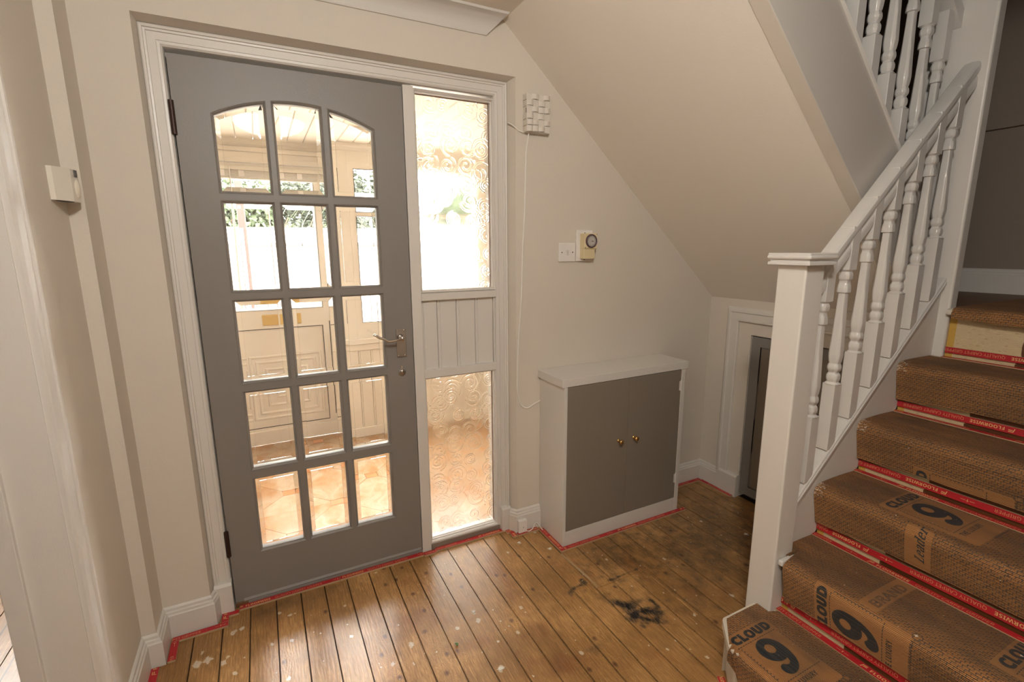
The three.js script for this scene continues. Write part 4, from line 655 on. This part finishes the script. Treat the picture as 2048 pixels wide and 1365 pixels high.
/* ---------- porch ---------- */
const PZ1 = -1.86, PW = -1.69, PXR = 1.95, PFY = -0.02;
{
  const f = structGroup('floor_porch'); seed = 61;
  part('screed', box(XL, PXR, -0.16, PFY - 0.006, -1.95, -0.06), M.grout, f);
  const hx = 0.2365, hz = 0.247, ix = 0.0365, iz = 0.0325, g = 0.0013;
  for (let j = -1; j < 9; j++) for (let i = -2; i < 9; i++) {
    const cx = 0.24 + i * hx, cz = -1.9925 + j * hz; if (cx < XL - 0.2 || cx > PXR + 0.2 || cz > 0.05) continue;
    const clip = p => p.map(([x, z]) => [clamp(x, XL + 0.001, PXR - 0.001), clamp(z, -1.94, -0.07)]);
    const lip = (j % 2 === 0) === (Math.abs(i) % 2 === 0);
    const pts = lip ? rect(-ix + g, ix - g, -iz + g, iz - g) : [[hx - ix - g, -iz], [hx - ix - g, iz], [ix, hz - iz - g], [-ix, hz - iz - g], [-hx + ix + g, iz], [-hx + ix + g, -iz], [-ix, -hz + iz + g], [ix, -hz + iz + g]];
    const c = clip(pts.map(([x, z]) => [x + cx, z + cz])); let ar = 0; c.forEach((p, q) => { const n = c[(q + 1) % c.length]; ar += p[0] * n[1] - n[0] * p[1]; }); if (Math.abs(ar) < 0.002) continue;
    const geo = extY(c, PFY - 0.007, PFY + rr(-0.0005, 0.0005)); if (lip) part('inset_tile', geo, M.inset, f); else part('floor_tile', geo, M.tile[Math.floor(rnd() * 3)], f);
  }
}
struct('wall_porch_left', box(XL, -0.10, PFY, 2.1, PZ1 - 0.06, PZ1), M.upvc);
struct('wall_porch_return', [box(0.70, 0.80, PFY, 0.66, PZ1 - 0.05, PW - 0.0165), box(0.70, 0.7995, 0.66, 2.09, PZ1 - 0.05, PW), box(0.80, PXR + 0.1, PFY, 0.66, PW - 0.1, PW - 0.017), box(0.8, PXR + 0.1, 1.9765, 2.09, PW - 0.1, PW), box(1.8005, PXR + 0.1, 0.66, 1.976, PW - 0.1, PW)], M.upvc);
struct('wall_porch_right', box(PXR, PXR + 0.1, -0.2, 2.09, PW - 0.1, BACKZ), M.upvc);
{ // boarded dado under the porch window
  const t = structGroup('wall_porch_dado'); part('dado_rail', rbox(0.705, PXR, 0.695, 0.733, PW - 0.02, PW + 0.03, 0.004), M.upvc, t); part('dado_rail', rbox(0.705, PXR, 0.645, 0.695, PW - 0.016, PW + 0.012, 0.006), M.porchBoard, t); part('skirting', rbox(0.705, PXR, PFY, 0.05, PW - 0.016, PW + 0.012, 0.003), M.porchBoard, t);
  for (let x = 0.705; x < PXR - 0.02; x += 0.0895) part('dado_board', extY([[x + 0.001, PW - 0.016], [Math.min(PXR, x + 0.0885), PW - 0.016], [Math.min(PXR, x + 0.0885), PW - 0.003], [Math.min(PXR, x + 0.0855), PW], [x + 0.014, PW], [x + 0.012, PW - 0.004], [x + 0.009, PW], [x + 0.004, PW], [x + 0.001, PW - 0.003]], 0.05, 0.65), M.porchBoard, t);
}
{ // ceiling of boards, cornice along the porch front
  const t = structGroup('ceiling_porch'); part('deck', box(XL, PXR + 0.1, 2.106, 2.2, -2.0, BACKZ), M.upvc, t);
  for (let x = XL + 0.002; x < PXR; x += 0.1) part('ceiling_board', extZ([[x + 0.0015, 2.106], [x + 0.0015, 2.096], [x + 0.005, 2.092], [x + 0.095, 2.092], [x + 0.0985, 2.096], [x + 0.0985, 2.106]], PW + 0.0, BACKZ), M.porchBoard, t);
  for (let x = XL + 0.002; x < 0.70; x += 0.1) part('ceiling_board', extZ([[x + 0.0015, 2.106], [x + 0.0015, 2.096], [x + 0.005, 2.092], [x + 0.095, 2.092], [x + 0.0985, 2.096], [x + 0.0985, 2.106]], PZ1, PW - 0.001), M.porchBoard, t);
  const c = structGroup('trim_4'); part('cornice', extX([[PZ1, 2.092], [PZ1 + 0.03, 2.092], [PZ1 + 0.03, 2.07], [PZ1 + 0.02, 2.062], [PZ1 + 0.016, 2.045], [PZ1 + 0.03, 2.04], [PZ1 + 0.03, 2.014], [PZ1, 2.012]], XL, 0.70), M.upvc, c);
  part('cornice', extX([[PW, 2.092], [PW + 0.03, 2.092], [PW + 0.03, 2.07], [PW + 0.02, 2.062], [PW + 0.012, 2.045], [PW, 2.04]], 0.70, PXR), M.upvc, c);
}
{ // outer door
  const d = structGroup('door_3'), z = PZ1, L = -0.03, R = 0.66;
  part('door_frame', [box(L - 0.07, L - 0.003, PFY, 2.012, z - 0.06, z + 0.012), box(R + 0.003, 0.70, PFY, 2.012, z - 0.06, z + 0.012), box(L - 0.07, 0.70, 1.945, 2.012, z - 0.06, z + 0.012)], M.upvc, d);
  part('door_leaf', extZ(rect(L, R, PFY + 0.03, 1.942), z - 0.055, z, [rect(0.04, 0.592, 0.963, 1.885), rect(0.03, 0.583, 0.108, 0.83)]), M.upvc, d);
  part('bottom_rail', rbox(L, R, PFY + 0.004, PFY + 0.105, z - 0.01, z + 0.012, 0.004), M.upvc, d);
  const bead = (x0, x1, y0, y1) => sweep([[0, 0], [0, 0.002], [0.010, -0.006], [0.014, -0.016], [0, -0.016]], [V(x0, y0, z), V(x1, y0, z), V(x1, y1, z), V(x0, y1, z)], NZ, true);
  part('glazing_bead', bead(0.04, 0.592, 0.963, 1.885), M.upvc, d);
  const seal = (x0, x1, y0, y1, q) => sweep([[0, -0.001], [0, 0.0015], [0.0042, 0.0015], [0.0042, -0.001]], [V(x0, y0, q), V(x1, y0, q), V(x1, y1, q), V(x0, y1, q)], NZ, true);
  part('gasket', [seal(0.038, 0.594, 0.961, 1.887, z), seal(0.029, 0.584, 0.1065, 0.8315, z), box(0.628, 0.633, 0.14, 0.86, z, z + 0.0012), box(0.636, 0.641, 1.13, 1.66, z, z + 0.0012)], M.gasket, d);
  part('pane', box(0.05, 0.582, 0.973, 1.875, z - 0.03, z - 0.026), M.pane, d);
  part('panel', box(0.025, 0.588, 0.10, 0.835, z - 0.03, z - 0.008), M.upvc, d);
  for (const q of [[0.077, 0.557, 0.165, 0.64], [0.117, 0.517, 0.205, 0.60], [0.175, 0.46, 0.26, 0.545], [0.235, 0.40, 0.32, 0.485]]) part('raised_moulding', sweep([[0, 0], [0.004, 0.006], [0.012, 0.007], [0.018, 0.002], [0.022, 0]], rect(...q).map(p => V(p[0], p[1], z - 0.008)), NZ, true), M.upvc, d);
  part('letter_plate', rbox(0.189, 0.44, 0.855, 0.93, z, z + 0.008, 0.003), M.gold, d);
}
{ // blind drawn up at the head of the outer door
  const b = thing('venetian_blind', 'cream slatted blind drawn up at the top of the outer door', 'blind', [0.315, 1.84, PZ1 + 0.012]);
  part('headrail', rbox(-0.31, 0.31, 0.052, 0.078, 0, 0.025, 0.003), M.cream, b);
  for (let k = 0; k < 9; k++) part('slat', rbox(-0.305, 0.305, 0.006 + k * 0.005, 0.0095 + k * 0.005, 0.001, 0.026, 0.001, 1), M.cream, b);
  part('bottom_rail', rbox(-0.305, 0.305, -0.004, 0.005, 0.001, 0.025, 0.002), M.cream, b);
  for (const x of [-0.16, 0.19]) part('cord_clip', rbox(x - 0.017, x + 0.017, 0.012, 0.05, 0.024, 0.032, 0.002), M.plastic, b);
  part('wand', cyl(0.004, 0.17, 10).translate(-0.226, -0.015, 0.03), M.plastic, b);
}
{ // porch windows
  const w = structGroup('window_2'), z = PW;
  part('window_frame', [extZ(rect(0.80, 1.80, 0.735, 1.976), z - 0.06, z, [rect(0.842, 1.758, 0.853, 1.608), rect(0.842, 1.758, 1.637, 1.926)])], M.upvc, w);
  const seal = (x0, x1, y0, y1) => sweep([[0, -0.001], [0, 0.0015], [0.0042, 0.0015], [0.0042, -0.001]], [V(x0, y0, z), V(x1, y0, z), V(x1, y1, z), V(x0, y1, z)], NZ, true);
  part('gasket', [seal(0.840, 1.76, 0.851, 1.61), seal(0.840, 1.76, 1.635, 1.928)], M.gasket, w);
  part('pane', box(0.835, 1.765, 0.845, 1.615, z - 0.032, z - 0.028), M.pane, w); part('pane', box(0.835, 1.765, 1.63, 1.93, z - 0.032, z - 0.028), M.pane, w);
}

/* ---------- outdoors ---------- */
struct('ground', box(-16, 18, -0.35, -0.2, -24, 6), M.concrete);
struct('wall_garden', box(-7, 10, -0.2, 1.425, -6.18, -6.0), M.pebble);
{ const c = structGroup('trim_5'); for (let x = -7; x < 10; x += 0.6) part('coping_stone', rbox(x + 0.004, x + 0.596, 1.425, 1.475, -6.22, -5.96, 0.008), M.coping, c); }
struct('wall_neighbour', box(-9, 12, -0.2, 1.80, -9.3, -9.0), M.render);
function leafGeo(s) { const g = new THREE.BufferGeometry(); g.setAttribute('position', new THREE.Float32BufferAttribute([0, 0, 0, s * 0.35, s * 0.12, s * 0.5, 0, 0, s, 0, 0, 0, 0, 0, s, -s * 0.35, s * 0.12, s * 0.5], 3)); g.computeVertexNormals(); g.setAttribute('uv', new THREE.Float32BufferAttribute(new Float32Array(12), 2)); return g; }
function tree(x, z, h, w, label, s0, mat) {
  seed = s0; const t = thing('tree', label, 'tree', [x, -0.2, z]);
  part('trunk', [tube([[0, 0, 0], [0.05, h * 0.3, 0.03], [-0.02, h * 0.6, 0]], 0.11, 12), tube([[0, h * 0.35, 0], [w * 0.3, h * 0.7, 0.1]], 0.05, 8), tube([[0, h * 0.4, 0], [-w * 0.3, h * 0.72, 0.1]], 0.05, 8)], M.bark, t);
  const pos = [], e = new THREE.Euler(), q = new THREE.Quaternion(), v = V(), base = leafGeo(1).attributes.position;
  const blobs = []; for (let i = 0; i < 28; i++) blobs.push([rr(-w, w), h * rr(0.5, 0.88), rr(-0.7, 0.7), rr(0.38, 0.6)]);
  for (let i = 0; i < 6500; i++) { const b = blobs[i % 28], a = rr(0, 6.283), c = rr(-1, 1), r = b[3] * Math.cbrt(rr(0.3, 1)), sn = Math.sqrt(1 - c * c); q.setFromEuler(e.set(rr(0, 6), rr(0, 6), rr(0, 6))); const s = rr(0.1, 0.19); for (let k = 0; k < 6; k++) { v.fromBufferAttribute(base, k).multiplyScalar(s).applyQuaternion(q); pos.push(b[0] + r * sn * Math.cos(a) + v.x, b[1] + r * c * 0.8 + v.y, b[2] + r * sn * Math.sin(a) + v.z); } }
  const g = new THREE.BufferGeometry(); g.setAttribute('position', new THREE.Float32BufferAttribute(pos, 3)); g.computeVertexNormals(); const o = part('foliage', g, mat, t); o.userData.kind = 'stuff';
}
tree(-0.5, -11.0, 3.4, 1.0, 'broad light green tree beyond the garden wall, seen through the left door panes', 501, M.leafA);
tree(1.75, -14.0, 4.0, 1.2, 'darker green tree beyond the garden wall, behind the middle door panes', 502, M.leafB);
tree(5.6, -11.2, 3.6, 1.1, 'tree farther along the garden wall beyond the porch window', 503, M.leafA);
{ // cabbage palm outside the porch window
  seed = 808; const t = thing('palm', 'spiky palm outside the porch window beyond the right door panes', 'palm', [1.02, -0.2, -4.2]);
  part('trunk', cyl(0.05, 2.3, 12, 0.04).translate(0, 1.15, 0), M.bark, t);
  for (let i = 0; i < 64; i++) { const a = rr(0, 6.283), el = rr(-0.9, 1.3), n = 6, L = rr(0.36, 0.56), wv = 0.018, A = [], pos = []; for (let k = 0; k <= n; k++) { const s = k / n, r = L * s * Math.cos(el), y = 2.25 + L * s * Math.sin(el) - 0.32 * s * s; A.push([V(r * Math.cos(a) - wv * (1 - s) * Math.sin(a), y, r * Math.sin(a) + wv * (1 - s) * Math.cos(a)), V(r * Math.cos(a) + wv * (1 - s) * Math.sin(a), y + 0.004, r * Math.sin(a) - wv * (1 - s) * Math.cos(a))]); } const g = solid(A.map(p => [p[0], p[1], p[1].clone().add(V(0, -0.003, 0)), p[0].clone().add(V(0, -0.003, 0))]), false); part('leaf_blade', g, el < -0.35 ? M.straw : M.leafPalm, t); }
}
tag(obj('timber_post', rbox(0.07, 0.135, -0.2, 2.3, -3.27, -3.2, 0.006), M.redwood), 'red-brown timber post standing just outside the porch', 'post');
tag(obj('downpipe', cyl(0.013, 1.77, 12).translate(0.093, 0.685, -3.15), M.upvc), 'white drainpipe in front of the red-brown timber post', 'pipe');
tag(obj('garden_cane', tube([[0.02, -0.2, -3.0], [0.035, 1.0, -3.0], [0.052, 1.9, -3.0]], 0.009, 12), M.cane), 'thin leaning garden cane left of the timber post', 'cane');
{
  const r = thing('garden_railing', 'low black metal garden railing outside the porch door', 'railing', [0.2, -0.2, -3.45]);
  for (const y of [0.35, 1.12]) part('rail', rbox(-1.2, 1.2, y, y + 0.025, -0.01, 0.01, 0.003), M.black, r);
  for (let i = 0; i < 24; i++) part('bar', cyl(0.006, 1.15, 8).translate(-1.15 + i * 0.1, 0.575, 0), M.black, r);
}
renderer.render(scene, camera);
